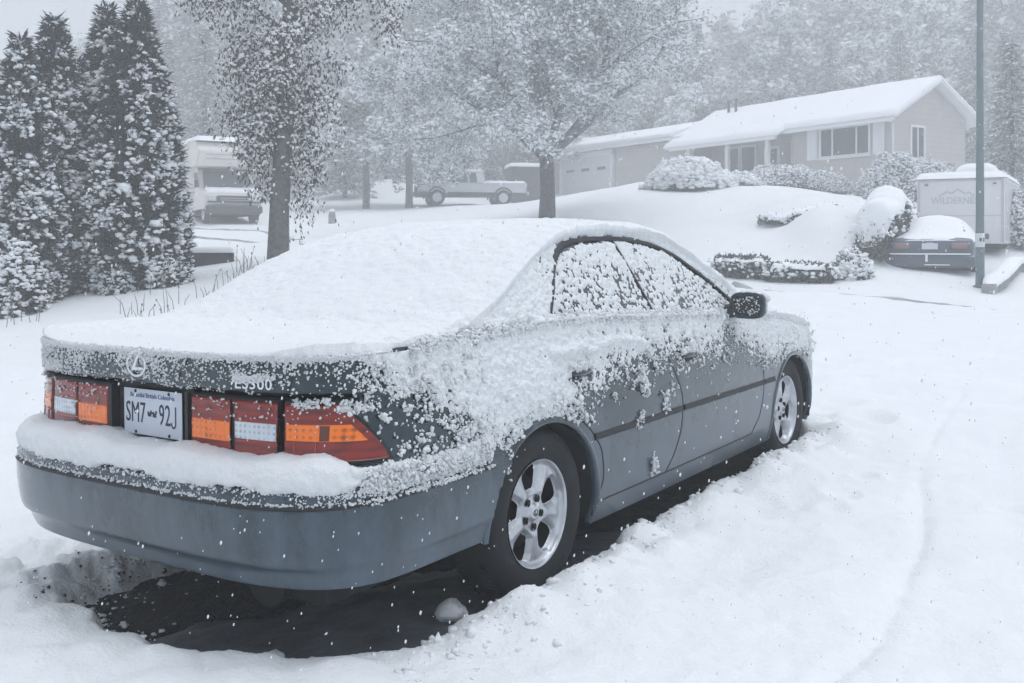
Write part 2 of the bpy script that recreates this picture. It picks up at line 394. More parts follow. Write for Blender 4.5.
def ground_z(X, Y, detail=True):
    sh = np.shape(X); X = np.ravel(np.asarray(X, float)); Y = np.ravel(np.asarray(Y, float))
    z = base_z(X, Y)
    if not detail: return z.reshape(sh)
    r = np.hypot(X, Y); P = np.stack([X, Y, 0 * X], 1)
    z += (fbm(P * .9, 3, 3) - .5) * .06 * sst(2, 6, r) + (fbm(P * .35, 3, 5) - .5) * .22 * sst(8, 16, r)
    nr = r < 14
    if nr.any():
        q = P[nr]; fade = 1 - sst(9, 14, r[nr])
        dz = (fbm(q * 2.6, 4, 21) - .5) * .075 + (fbm(q * 9, 3, 23) - .5) * .018
        pc = to_car(np.c_[q[:, :2], 0 * q[:, 0]])[:, :2]
        wob = (fbm(q * 5, 4, 31) - .5) * .22 + (fbm(q * 17, 4, 33) - .5) * .12
        sdv = poly_sd(pc, HOLE) + wob * .6
        side = sst(-.55, -.75, pc[:, 1]) * sst(.55, .9, pc[:, 0]) * sst(5.2, 4.6, pc[:, 0])
        # ploughed lumps along the kerb side of the car and softer lips elsewhere
        lump = (1 - worley(q * np.array([5.2, 5.2, 1]), 41)).clip(0) ** 1.3
        bank = np.exp(-((sdv - .14) / .16) ** 2)
        dz += bank * (side * (.055 + .085 * (lump - .35) + .06 * (fbm(q * 3.1, 3, 51) - .5)) + (1 - side) * (.012 + .035 * (lump - .4)))
        # disturbed snow left of the bumper
        ul = np.exp(-(((pc[:, 0] - .2) / .6) ** 2 + ((pc[:, 1] - 1.0) / .45) ** 2))
        dz += ul * ((fbm(q * 7, 4, 61) - .5) * .15 + (fbm(q * 22, 3, 62) - .5) * .05 - .015)
        # fade of the snow cover into the bare patch under the car
        zz = z[nr] + dz * fade
        floor = .0135 * q[:, 0] - .05
        k = sst(.05, -.075, sdv)
        left = sst(.45, .62, pc[:, 1]) * sst(1.2, .8, pc[:, 0])
        k = np.where(left > 0, k * (1 - left) + left * sst(.12, -.30, sdv + .10 * (fbm(q * 14, 3, 71) - .5)), k)
        zz = zz * (1 - k) + floor * k
        # wheel tracks, a scuffed line and old footprints on the road
        def groove(pts, wd, dp):
            nonlocal zz
            L = np.array([pz(u, v, .12)[:2] for u, v in pts]); d = line_d(q[:, 0] + .05 * (fbm(q * 3, 3, 81) - .5), q[:, 1], L)
            brk = sst(.30, .55, fbm(q * np.array([2.1, 2.1, 1]), 3, 83))
            zz = zz - dp * np.exp(-(d / wd) ** 2) * (.25 + .75 * brk) + dp * .05 * np.exp(-((d - wd * 1.9) / wd) ** 2) * brk
        groove([(800, 720), (838, 670), (880, 630), (905, 580), (922, 530), (920, 480), (930, 440), (960, 400), (992, 365), (1010, 345)], .035, .017)
        groove([(1080, 700), (1015, 560), (1000, 480), (1010, 420), (1030, 370)], .09, .011)
        groove([(1160, 640), (1075, 500), (1060, 420)], .09, .011)
        groove([(690, 492), (760, 470), (800, 462)], .05, .008)
        for (u, v, rr, dp) in [(872, 421, .13, .07), (845, 405, .12, .045), (856, 383, .14, .05), (815, 420, .10, .035), (838, 370, .15, .04), (880, 395, .10, .03), (902, 372, .10, .025),
                               (862, 476, .07, .02), (843, 494, .07, .02), (835, 508, .06, .015), (1012, 512, .08, .025), (905, 480, .07, .012), (770, 500, .06, .012)]:
            c = pz(u, v, .12)[:2]; d = np.hypot((q[:, 0] - c[0]) * 1.0, (q[:, 1] - c[1]) * .75) + .05 * (fbm(q * 8, 2, 91) - .5)
            zz = zz - dp * np.exp(-(d / rr) ** 2 * 1.4) + dp * .4 * np.exp(-((d - rr * 1.4) / (rr * .5)) ** 2)
        zz = zz + (fbm(q * 26, 2, 97) - .5) * .006 * sst(6, 3, r[nr])
        z[nr] = zz
    # the cross street: shallow ruts along its line
    for pts, wd, dp in (([(730, 283, 20.4), (756, 286, 19.9), (830, 293, 18.3), (920, 302, 16.8), (1024, 313, 15.2), (1200, 330, 13.2)], .14, .09),
                        ([(745, 296, 17), (830, 302, 16), (1024, 324, 13.6)], .25, .02),
                        ([(150, 226, 36), (215, 228, 35), (260, 233, 32), (330, 240, 27), (380, 243, 24)], .30, .10),
                        ([(150, 232, 33), (220, 236, 31), (300, 246, 26)], .30, .06)):
        L = np.array([px(*p)[:2] for p in pts]); z -= dp * np.exp(-(line_d(X, Y, L) / wd) ** 2)
    # mounds of the planted bank
    for (u, v, d, rx, ry, h) in ((846, 240, 24.0, 1.25, 1.6, .74), (800, 222, 27.2, 1.9, 1.0, .34), (770, 250, 24.5, 1.6, 1.2, .10)):
        c = px(u, v, d); q = (X - c[0]) ** 2 / rx ** 2 + (Y - c[1]) ** 2 / ry ** 2; z = z + h * np.exp(-q ** 1.6)
    z = np.clip(z, -6.5, 26)
    return z.reshape(sh)

def make_ground():
    rad = [1.0]
    while rad[-1] < 180: rad.append(rad[-1] + max(min(rad[-1] ** 2 / 700, rad[-1] * .016), .0035 * rad[-1]))
    rad = np.array(rad)
    ang = np.concatenate([np.linspace(-40, 40, 720), np.linspace(40, 320, 113)[1:-1]]) * np.pi / 180
    A, RR = np.meshgrid(ang, rad)
    X, Y = RR * np.sin(A), RR * np.cos(A)
    Z = ground_z(X, Y)
    V = np.stack([X, Y, Z], -1).reshape(-1, 3); F = gridF(len(rad), len(ang), True)[:, ::-1]
    c = np.array([[0, 0, ground_z(np.array([0.]), np.array([0.]))[0]]]); n = len(ang); i = np.arange(n)
    T = np.stack([np.full(n, len(V)), (i + 1) % n, i], 1)
    V = np.vstack([V, c])
    o = mk('snow_ground', V, [F, T], M['snow']); tag(o, kind='structure'); return o
make_ground()

def car_patch(name, poly, zfun, m, res=.02):
    """a sheet in the car's plane (bare road, slush)"""
    poly = np.array(poly); lo, hi = poly.min(0) - .05, poly.max(0) + .05
    xs, ys = np.arange(lo[0], hi[0], res), np.arange(lo[1], hi[1], res)
    Xc, Yc = np.meshgrid(xs, ys); P = np.stack([Xc.ravel(), Yc.ravel()], 1)
    V = to_world(np.c_[P, zfun(P)])
    F = gridF(len(ys), len(xs))
    return V, F
P0 = [(-.6, -1.3), (5.4, -1.3), (5.4, 1.3), (-.6, 1.3)]
V, F = car_patch('road', P0, lambda p: (fbm(np.c_[p * 12, 0 * p[:, 0]], 4, 5) - .5) * .016 + (fbm(np.c_[p * 45, 0 * p[:, 0]], 2, 6) - .5) * .010, M['asphalt'])
tag(mk('road', V, F, M['asphalt']), kind='structure')
def slush_z(p):
    line = (p[:, 0] + .02) * .36 + p[:, 1] - .10            # right of this line the road is glazed with slush
    n = (fbm(np.c_[p * 6, 0 * p[:, 0]], 4, 8) - .5)
    return np.clip(.006 - .18 * (line + n * .22), -.03, .022) + (fbm(np.c_[p * 9, 0 * p[:, 0]], 3, 9) - .5) * .012
V, F = car_patch('slush', P0, slush_z, M['slush'])
tag(mk('slush', V, F, M['slush']), kind='structure')

def grit():
    # dark grit and clods kicked up round the bare patch
    rg = np.random.default_rng(31); n = 2600; x = rg.uniform(-.02, .95, n); y = rg.uniform(.15, .95, n)
    keep = rg.random(n) < np.exp(-((y - .62 + .45 * np.abs(x - .45)) / .16) ** 2) * (.25 + 1.2 * sst(.45, .65, fbm(np.c_[x * 6, y * 6, 0 * x], 3, 8))); x, y = x[keep], y[keep]
    W = to_world(np.c_[x, y, 0 * x]); z = np.maximum(ground_z(W[:, 0], W[:, 1]), .0135 * W[:, 0] - .004)
    V, F = clumps(np.c_[W[:, :2], z], rg.choice([.002, .0035, .006, .010], len(x), p=[.45, .35, .15, .05]), squash=.7, rough=.5)
    tag(mk('grit', V, F, M['asphalt'], smooth=False), 'dark grit and clods scattered on the snow beside the bare patch', 'grit', kind='stuff')
    k = rg.integers(0, len(HOLE), 1500); t = rg.random((1500, 1)); a, b = HOLE[k], HOLE[(k + 1) % len(HOLE)]; p = a + (b - a) * t; c = np.array([2.2, 0]); d_ = np.array([1.0, 0]) - p
    p = p + d_ / np.linalg.norm(d_, axis=1, keepdims=True) * rg.exponential(.075, (1500, 1)); W = to_world(np.c_[p, 0 * t]); z = np.maximum(ground_z(W[:, 0], W[:, 1]), .0135 * W[:, 0] + .004)
    V, F = clumps(np.c_[W[:, :2], z], rg.choice([.003, .006, .011, .018], 1500, p=[.5, .33, .13, .04]), squash=.6, rough=.45)
    tag(mk('blown_snow', V, F, M['snow']), 'blown snow scattered inside the edge of the bare patch', 'snow', kind='stuff')
    # crumbs of snow along the bank and on the slush
    n = 900; x = rg.uniform(.2, 4.3, n); y = -.98 + rg.normal(0, .09, n) + .10 * sst(1.5, 2.2, x); W = to_world(np.c_[x, y, 0 * x]); z = ground_z(W[:, 0], W[:, 1])
    V, F = clumps(np.c_[W[:, :2], z], rg.choice([.004, .007, .012, .022], n, p=[.45, .33, .17, .05]), squash=.8, rough=.45)
    tag(mk('snow_crumbs', V, F, M['snow'], smooth=True), 'loose crumbs of snow on the bank beside the car', 'snow', kind='stuff')
grit()
P_ = to_world(np.array([[.80, -.74, .03], [.10, -.30, .0]])); 
for (x, y, r, lb) in ((.80, -.70, .052, 'fist-sized lump of snow lying on the slush behind the rear wheel'), (.20, -.46, .035, 'small lump of snow on the slush near the edge of the bare patch')):
    W = to_world(np.array([[x, y, .02]]))[0]; V, F = clumps(np.array([[0, 0, r * .5], [r * .5, r * .2, r * .35], [-r * .5, -.1 * r, r * .3]]), np.array([r, r * .7, r * .65]), squash=.75, rough=.12, fine=True); V = V * (1 + .9 * (fbm(V * 16 + 3, 3, 5) - .5))[:, None]
    o = mk('snow_lump', V, F, M['snow']); o.location = W.tolist(); tag(o, lb, 'snow lump')

def strip(name, pts, wd, hgt, m, lift=.0):
    # a low raised line following the ground (snowed-in kerb, slushy rut)
    L = np.array([px(*p)[:2] for p in pts]); l = np.r_[0, np.cumsum(np.linalg.norm(np.diff(L, axis=0), axis=1))]; t = np.linspace(0, l[-1], 160); C = np.stack([np.interp(t, l, L[:, k]) for k in (0, 1)], -1); C += ((fbm(np.c_[C * .6, 0 * t], 3, 4) - .5) * .25)[:, None] * np.array([0, 1])
    T = np.gradient(C, axis=0); T /= np.linalg.norm(T, axis=1, keepdims=True); A = np.stack([-T[:, 1], T[:, 0]], -1); z = ground_z(C[:, 0], C[:, 1]); w_ = wd * (.5 + fbm(np.c_[C * 2.5, 0 * t], 3, 6)); h = hgt * (.3 + 1.4 * fbm(np.c_[C * 1.7, 0 * t], 3, 9))
    rows = [np.c_[C + A * (w_ * o)[:, None], z + h * k + lift] for o, k in ((-.9, -.6), (-.5, .6), (0, 1), (.5, .6), (.9, -.6))]
    tag(mk(name, np.stack(rows).reshape(-1, 3), gridF(5, 160), m), kind='structure')
M['slush_kerb_shade'] = mat('slush and kerb shade', (.16, .18, .195), .5, col2=(.36, .39, .41), vscale=3)
strip('kerb', [(735, 283.5, 20.6), (756, 286, 19.9), (830, 293, 18.3), (920, 302, 16.8), (1024, 313, 15.2), (1200, 330, 13.2)], .11, .065, M['slush_kerb_shade'])  # grey colour stands in for the shadow line of the snowed-in kerb
strip('road_rut', [(190, 228, 34), (215, 229, 33), (260, 234, 31), (330, 241, 26.5), (395, 244, 24)], .16, .03, M['slush_kerb_shade'])
strip('road_rut', [(190, 236, 30), (240, 241, 28), (300, 248, 25)], .14, .03, M['slush_kerb_shade'])

# ------------------------------------------------------------------ the car in the foreground (car frame: x forward from the tail, y left, z up)
CAR = bpy.data.objects.new('parked_sedan', None); COL.objects.link(CAR); CAR.empty_display_size = .3
_m4 = np.eye(4); _m4[:3, :3] = CAR_R; _m4[:3, 3] = CAR_T
CAR.matrix_world = Matrix(_m4.tolist())
tag(CAR, 'dark grey-green sedan half covered in fresh snow, parked nearest with its tail towards us', 'car')

def Wside(x, z):
    wm = smooth_interp(x, [.0, .65, 1.16, 1.6, 2.2, 2.8, 3.4, 3.83, 4.2, 4.8], [.866, .872, .884, .888, .891, .891, .888, .884, .872, .84])
    tz = smooth_interp(z, [.16, .21, .26, .30, .40, .50, .555, .62, .70, .80, .88, .95, 1.02, 1.1], [.94, .955, .972, .985, .996, 1.0, 1.0, .997, .988, .968, .945, .923, .905, .89])
    return wm * tz
def zbelt(x):
    return smooth_interp(x, [.05, .3, .6, .9, 1.3, 1.7, 2.2, 3.07, 3.5, 4.0, 4.3, 4.6, 4.8], [.982, .984, .987, .996, 1.012, 1.0, .973, .922, .883, .815, .755, .67, .60])
XC, NS = .55, 4.0
XF, AF = 4.05, .73
def xrear(z):
    return smooth_interp(z, [.1, .55, .64, .665, .68, .855, .868, .885, .92, .955, 1.0], [.13, .13, .125, .132, .140, .140, .125, .076, .066, .063, .068])
def contour(phi, z, xr_fun=xrear, off=0.0, ns=NS):
    """rear half of the plan outline: phi 0 = rear centre .. pi/2 = side; right-hand side (y < 0)"""
    c, s = np.cos(phi).clip(0, 1), np.sin(phi).clip(0, 1)
    a = XC - xr_fun(z)
    x = XC - a * c ** (2 / ns)
    y = (Wside(x, z) + off) * s ** (2 / ns)
    return x, -y
def frontc(phi, z):
    c, s = np.cos(phi).clip(0, 1), np.sin(phi).clip(0, 1)
    a = AF - .10 * sst(.45, .9, z) - .05 * sst(.35, .15, z)
    x = XF + a * s ** (2 / 2.6); return x, -Wside(x, z) * c ** (2 / 2.6)
_pd = np.linspace(0, np.pi / 2, 4000)
_cx, _cy = contour(_pd, np.full(4000, .8)); _al = np.r_[0, np.cumsum(np.hypot(np.diff(_cx), np.diff(_cy)))]
def phis(n): return np.interp(np.linspace(0, _al[-1], n), _al, _pd)
def phi_at_y(y, z=.8):
    return np.interp(abs(y), np.abs(_cy), _pd)

# section above the belt
def zcen(x):
    return smooth_interp(x, [.05, .2, .5, .70, .85, 1.0, 1.3, 1.5, 1.7, 2.0, 2.3, 2.6, 2.8, 3.0, 3.3, 3.55, 3.68, 4.0, 4.4, 4.7, 4.8],
                         [.984, .995, 1.001, 1.008, 1.065, 1.135, 1.275, 1.335, 1.365, 1.386, 1.390, 1.377, 1.350, 1.285, 1.15, 1.03, .975, .925, .83, .70, .61])
def zedge(x):
    ze = smooth_interp(x, [.05, .3, .6, .8, 1.0, 1.2, 1.4, 1.6, 1.75, 2.0, 2.3, 2.6, 2.8, 2.95, 3.1, 3.25, 3.4, 3.6, 4.8],
                       [.0, .975, .992, 1.022, 1.095, 1.185, 1.265, 1.322, 1.345, 1.357, 1.349, 1.318, 1.245, 1.155, 1.065, .985, .915, .89, .0])
    return np.maximum(ze, zbelt(x) + .012)
def yside(x, z):
    """half width on the glass side above the belt"""
    d = np.maximum(z - zbelt(x), 0); return Wside(x, zbelt(x)) - .42 * d - .25 * d * d
def plan_clip(x, z):
    """narrowing of the outline at the rear and front corners (1 on the straight side)"""
    k = np.ones_like(x)
    a = XC - .066; q = ((XC - x) / a).clip(0, 1); k = np.where(x < XC, (1 - q ** NS).clip(0, 1) ** (1 / NS), k)
    a2 = AF - .10 * sst(.45, .9, z); q2 = ((x - XF) / a2).clip(0, 1); return np.where(x > XF, (1 - q2 ** 2.6).clip(0, 1) ** (1 / 2.6), k)
def upper(x, v):
    """x, v arrays -> points of the right half above the belt; v 0..1 glass side, 1..2 over to the centre line"""
    zb, ze, zc = zbelt(x), zedge(x), zcen(x); kp = plan_clip(x, zb)
    z1 = zb + (ze - zb) * np.minimum(v, 1); y1 = yside(x, z1)
    ye = yside(x, ze); t = np.clip(v - 1, 0, 1)
    zc = np.maximum(zc, ze + .001)
    gl = sst(.03, .16, ze - zb)
    p0y, p0z = ye, ze
    p1y, p1z = ye - (.03 + .05 * (1 - gl)), ze + (zc - ze) * (.62)
    p2y, p2z = ye * .55, zc
    p3y, p3z = 0 * ye, zc
    b0, b1, b2, b3 = (1 - t) ** 3, 3 * t * (1 - t) ** 2, 3 * t * t * (1 - t), t ** 3
    y2 = b0 * p0y + b1 * p1y + b2 * p2y + b3 * p3y; z2 = b0 * p0z + b1 * p1z + b2 * p2z + b3 * p3z
    y = np.where(v <= 1, y1, y2) * kp; z = np.where(v <= 1, z1, z2)
    return np.stack([x, -y, z], -1)

ARCH_R = [(1.16, .295, .365), (3.845, .295, .352)]
def mirror(V): return V * np.array([1, -1, 1.])
def arch_cut(V, F, archs=ARCH_R, tol=.008):
    """remove the wheel openings from a side panel and pull the rim onto the circle"""
    V = V.copy(); kill = np.zeros(len(V), bool)
    for (ax, az, r) in archs:
        dx, dz = V[:, 0] - ax, V[:, 2] - az; d = np.hypot(dx, dz); side = np.abs(V[:, 1]) > .55
        ins = (d < r) & side; edge = ins & (d > r - tol)
        V[edge, 0] = ax + dx[edge] / d[edge] * r; V[edge, 2] = az + dz[edge] / d[edge] * r
        kill |= ins & ~edge
    return V, F[~kill[F].any(1)]

# ---- lower shell: one dense grid per side, sorted into panels
NPHI = 110
def lower_grid(nphi, nx, nz, zbot=.20, nf=40, x1=None):
    ph = phis(nphi); xs = np.linspace(XC, XF, nx)[1:-1]; pf = np.linspace(0, np.pi / 2, nf)
    s = np.linspace(0, 1, nz)
    cols = []
    for p in ph:
        x0, _ = contour(p, np.array(.96)); zt = zbelt(x0); z = zbot + (zt - zbot) * s; x, y = contour(np.full(nz, p), z); cols.append(np.stack([x, y, z], -1))
    for x in xs:
        zt = zbelt(x); z = zbot + (zt - zbot) * s; cols.append(np.stack([np.full(nz, x), -Wside(np.full(nz, x), z), z], -1))
    for p in pf:
        x0, _ = frontc(p, np.array(.7)); zt = zbelt(x0); z = zbot + (zt - zbot) * s; x, y = frontc(np.full(nz, p), z); cols.append(np.stack([x, y, z], -1))
    G = np.stack(cols, 1)
    return G.reshape(-1, 3), gridF(G.shape[0], G.shape[1])
LV, LF = lower_grid(NPHI, 420, 100)
LV, LF = arch_cut(LV, LF)
def door_gap(z):      # rear/front door
    return smooth_interp(z, [.2, .297, .364, .476, .588, .733, .909, 1.0], [2.05, 2.15, 2.22, 2.285, 2.303, 2.245, 2.14, 2.12])
def door_front(z): return smooth_interp(z, [.2, .297, .374, .534, .719, .95], [3.12, 3.195, 3.285, 3.345, 3.345, 3.33])
def door_rear(z): return smooth_interp(z, [.2, .31, .388, .484, .576, .655, .80, .92, 1.02], [1.50, 1.535, 1.566, 1.55, 1.475, 1.385, 1.30, 1.28, 1.29])
c = LV[LF].mean(1); cx_, cz_ = c[:, 0], c[:, 2]
cx_l, cz_l = cx_, cz_
sill = cz_ < .285
in_arch_zone = cx_ < 4.0
lab = np.full(len(LF), 'quarter_panel', object)
lab[(cx_ > door_rear(cz_)) & ~sill] = 'rear_door'
lab[(cx_ > door_gap(cz_)) & ~sill] = 'front_door'
lab[(cx_ > door_front(cz_))] = 'fender'
lab[sill & (cx_ > 1.3) & (cx_ < 3.6)] = 'rocker_sill'
lab[(cx_ > 4.28) & (cz_ < .62)] = 'front_bumper'
trunk_y = lambda z: np.interp(z, [.872, .972], [.63, .664])
lab[(cx_ < .4) & (np.abs(c[:, 1]) < trunk_y(cz_)) & (cz_ > .64)] = 'trunk_lid'
# ---- upper shell
def upper_grid(xs, vs):
    Xg, Vg = np.meshgrid(xs, vs); return upper(Xg.ravel(), Vg.ravel()).reshape(len(vs), len(xs), 3)
_e = .066 + (XC - .066) * (1 - np.cos(np.linspace(0, np.pi / 2, 60)) ** .85)
xs_u = np.r_[_e[:-1], np.linspace(XC, 4.72, 400), 4.74, 4.755, 4.765]
vs_u = np.r_[np.linspace(0, 1, 40), np.linspace(1, 2, 60)[1:]]
G = upper_grid(xs_u, vs_u); UV = G.reshape(-1, 3); UF = gridF(*G.shape[:2])
c = UV[UF].mean(1); vf = np.repeat((vs_u[:-1] + vs_u[1:]) / 2, len(xs_u) - 1); cx_ = c[:, 0]
ulab = np.full(len(UF), 'quarter_panel', object)
ulab[(cx_ > 1.31)] = 'roof'
ulab[(cx_ > 3.32)] = 'fender'
up = vf > 1.06
ulab[up & (cx_ > .74)] = 'rear_window'; ulab[up & (cx_ > 1.5)] = 'roof'; ulab[up & (cx_ > 2.72)] = 'windshield'; ulab[up & (cx_ > 3.58)] = 'hood'
ulab[(cx_ < .74) & (np.abs(c[:, 1]) < .664)] = 'trunk_lid'
lab[(cx_l < .83) & (cz_l < .60)] = 'hidden'
PART = {}
def panel(name, m, both=True, mirrored=True):
    """a panel from the sorted faces; 'both' halves joined in one mesh, or one per side"""
    fl, fu = LF[lab == name], UF[ulab == name]
    V = np.vstack([LV, UV]); F = np.vstack([fl, fu + len(LV)])
    V, F = compact(V, F)
    if both:
        V2, F2 = np.vstack([V, mirror(V)]), np.vstack([F, F[:, ::-1] + len(V)])
        o = mk(name, V2, F2, m, CAR)
        bm = bmesh.new(); bm.from_mesh(o.data); bmesh.ops.remove_doubles(bm, verts=bm.verts, dist=4e-4); bm.to_mesh(o.data); bm.free(); PART[name] = o
    else:
        for sgn in (0, 1):
            o = mk(name, mirror(V) if sgn else V, F[:, ::-1] if sgn else F, m, CAR)
            bm = bmesh.new(); bm.from_mesh(o.data); bmesh.ops.remove_doubles(bm, verts=bm.verts, dist=2e-4); bm.to_mesh(o.data); bm.free()
            PART[name, sgn] = o
for n in ('trunk_lid', 'roof', 'hood', 'front_bumper'): panel(n, M['paint'])
for n in ('rear_window', 'windshield'): panel(n, M['glass'])
for n in ('quarter_panel', 'rear_door', 'front_door', 'fender', 'rocker_sill'): panel(n, M['paint'], False)

def side_pt(x, z, off=0.0):
    x, z = np.asarray(x, float), np.asarray(z, float)
    y = np.where(z <= zbelt(x), Wside(x, np.minimum(z, zbelt(x))), yside(x, z)); return np.stack([x, -(y + off), z], -1)
def ribbon(pts, wd, off, thick=.003, closed=False):
    """thin band laid along (x, z) points on the car's right side"""
    p = np.asarray(pts, float); t = np.gradient(p, axis=0); t /= np.linalg.norm(t, axis=1, keepdims=True); nn = np.c_[-t[:, 1], t[:, 0]]
    wd = np.broadcast_to(wd, (len(p),))[:, None] / 2
    A, B = p + nn * wd, p - nn * wd
    rows = np.stack([side_pt(A[:, 0], A[:, 1], off - thick), side_pt(A[:, 0], A[:, 1], off), side_pt(p[:, 0], p[:, 1], off + .0006), side_pt(B[:, 0], B[:, 1], off), side_pt(B[:, 0], B[:, 1], off - thick)], 0)
    return rows.reshape(-1, 3), gridF(5, len(p))
def both_sides(name, V, F, m, parents):
    for sgn in (0, 1): mk(name, mirror(V) if sgn else V, F[:, ::-1] if sgn else F, m, parents[sgn] if parents else CAR)

# door seams
zz = np.linspace(.285, .985, 60)
V, F = ribbon(np.c_[door_gap(zz), zz], .008, .0012); both_sides('door_seam', V, F, M['trim'], [PART['rear_door', k] for k in (0, 1)])
zz = np.linspace(.285, .90, 50)
V, F = ribbon(np.c_[door_front(zz), zz], .008, .0012); both_sides('door_seam', V, F, M['trim'], [PART['front_door', k] for k in (0, 1)])
zz = np.linspace(.29, 1.0, 60)
V, F = ribbon(np.c_[door_rear(zz), zz], .008, .0012); both_sides('door_seam', V, F, M['trim'], [PART['quarter_panel', k] for k in (0, 1)])
xx = np.linspace(1.53, 3.2, 60)
V, F = ribbon(np.c_[xx, 0 * xx + .287], .008, .0012); both_sides('sill_seam', V, F, M['trim'], [PART['rocker_sill', k] for k in (0, 1)])
# body-side moulding in its three lengths
for nm, a, b in (('rear_door', 1.492, 2.287), ('front_door', 2.31, 3.335), ('fender', 3.355, 3.512)):
    xx = np.linspace(a, b, 60)
    V, F = ribbon(np.c_[xx, .553 - .008 * sst(2.2, 3.5, xx)], .024, .006, .008); both_sides('side_moulding', V, F, M['trim'], [PART[nm, k] for k in (0, 1)])
    if nm == 'rear_door':
        pass
# character crease above the moulding is the shape of Wside; wheel-arch lips
for k, (ax, az, r) in enumerate(ARCH_R):
    t = np.linspace(R(-14), R(178 if k == 0 else 194), 90)
    ring = []
    for rr, yo in ((r + .020, .0005), (r + .014, .006), (r + .004, .009), (r - .004, .005), (r - .006, -.012), (r - .007, -.022)):
        x, z = ax + rr * np.cos(t), az + rr * np.sin(t); q = side_pt(x, z, yo); ring.append(q)
    both_sides('wheel_arch_lip', np.stack(ring).reshape(-1, 3), gridF(6, len(t)), M['paint'], [PART['quarter_panel' if k == 0 else 'fender', j] for j in (0, 1)])
    for sgn in (-1, 1):
        mb = MB(); t = np.linspace(R(-10), R(190), 40); L = []
        for y in (.86, .50): L.append(np.stack([ax + (r - .005) * np.cos(t), 0 * t + sgn * y, az + (r - .005) * np.sin(t)], -1))
        mb.add(np.stack(L).reshape(-1, 3), gridF(2, 40))
        mb.add(np.vstack([L[1], [[ax, sgn * .5, az]]]), np.stack([np.arange(39), np.arange(1, 40), np.full(39, 40)], 1))
        mb.build('wheel_well_liner', M['underbody'], CAR)
mb = MB(); mb.box((2.4, 0, .245), (4.3, 1.30, .05)); mb.box((2.5, 0, .26), (1.9, 1.62, .05)); mb.box((.36, 0, .36), (.36, 1.36, .10)); mb.tube([(.22, -.42, .27), (1.0, -.42, .28)], .085, 14)
mb.build('underbody', M['underbody'], CAR)

# ---- window glass and weatherstrip
arc_px = [(1.33, 1.05), (1.40, 1.12), (1.462, 1.19), (1.545, 1.262), (1.64, 1.306), (1.76, 1.325), (1.94, 1.333), (2.09, 1.334), (2.31, 1.322), (2.50, 1.296), (2.66, 1.250), (2.80, 1.182), (2.95, 1.098), (3.08, 1.020), (3.19, .952)]
ap = np.array(arc_px)
def arc_z(x): return smooth_interp(x, ap[:, 0], ap[:, 1])
def pane(x0, x1, name, parents, lean=0.0):
    """glass between two slanted ends"""
    nx, nv = 60, 24; s = np.linspace(0, 1, nx); v = np.linspace(0, 1, nv); pts = []
    for vv in v:
        a = x0(vv); b = x1(vv); x = a + (b - a) * s; zt = arc_z(np.clip(x, ap[0, 0], ap[-1, 0])) - .012
        zb = zbelt(x) + .014; zt = np.maximum(zt, zb + .002); z = zb + (zt - zb) * vv; pts.append(side_pt(x, z, .003))
    both_sides(name, np.stack(pts).reshape(-1, 3), gridF(nv, nx), M['glass'], parents)
pane(lambda v: 1.31 + .30 * v ** 1.2, lambda v: 2.155 - .07 * v, 'window_glass', [PART['rear_door', k] for k in (0, 1)])
pane(lambda v: 2.19 - .07 * v, lambda v: 3.17 - .42 * v, 'window_glass', [PART['front_door', k] for k in (0, 1)])
xx = np.r_[np.linspace(1.33, 1.7, 26), np.linspace(1.72, 3.19, 60)]
V, F = ribbon(np.c_[xx, arc_z(xx)], .008 + .012 * sst(1.48, 1.66, xx) - .002 * sst(2.9, 3.19, xx), .010, .014); both_sides('weatherstrip', V, F, M['trim'], [PART['roof'], PART['roof']])
zz = np.linspace(1.0, 1.325, 20)
V, F = ribbon(np.c_[2.17 - .07 * (zz - 1.0) / .325, zz], .016, .006, .01); both_sides('pillar_seal', V, F, M['trim'], [PART['roof'], PART['roof']])
xx = np.linspace(1.33, 3.2, 60)
V, F = ribbon(np.c_[xx, zbelt(xx) + .008], .012, .004, .006); both_sides('belt_seal', V, F, M['trim'], [PART['rear_door', k] for k in (0, 1)])

# ---- rear bumper
def xrb(z): return smooth_interp(z, [.24, .285, .31, .375, .395, .45, .545, .562, .572, .590, .612, .630, .64], [.12, .09, .055, .022, .000, -.012, -.020, -.018, -.008, -.010, .000, .030, .06])
def woff(z): return smooth_interp(z, [.24, .29, .375, .395, .545, .562, .572, .59, .62, .64], [-.02, -.006, .004, .012, .014, .013, .008, .010, .0, -.02])
zrow = np.array([.318, .320, .323, .327, .335, .355, .372, .382, .392, .402, .42, .45, .49, .53, .548, .556, .562, .567, .572, .578, .585, .595, .606, .616, .624, .631, .636])
BN = 140
def bumper_row(z, n=BN):
    ph = phis(n); x, y = contour(ph, np.full(n, z), xrb, float(woff(z)), 4.0)
    xs = np.linspace(XC, .93, 30)[1:]; lo = .0 + .018 * sst(.55, .26, z)
    return np.r_[x, xs], np.r_[y, -(Wside(xs, np.full(29, z)) + float(woff(z)))]
rows = []
for z in zrow:
    x, y = bumper_row(z); zz_ = z + .030 * sst(.3, .75, np.abs(y)) * sst(.40, .28, z) * 0
    rows.append(np.stack([x, y, 0 * x + z], -1))
x, y = bumper_row(.636); rows.append(np.stack([x + .10 * sst(.5, .0, x), y + .05, 0 * x + .640], -1))
x, y = bumper_row(.318); rows.insert(0, np.stack([x + .25 * sst(.6, .0, x), y * .85, 0 * x + .310], -1))
BG = np.stack(rows); V, F = BG.reshape(-1, 3), gridF(*BG.shape[:2])
V, F = arch_cut(V, F, ARCH_R[:1], .012); V, F = compact(V, F)
bump_o = mk('rear_bumper', np.vstack([V, mirror(V)]), np.vstack([F, F[:, ::-1] + len(V)]), M['paint'], CAR)
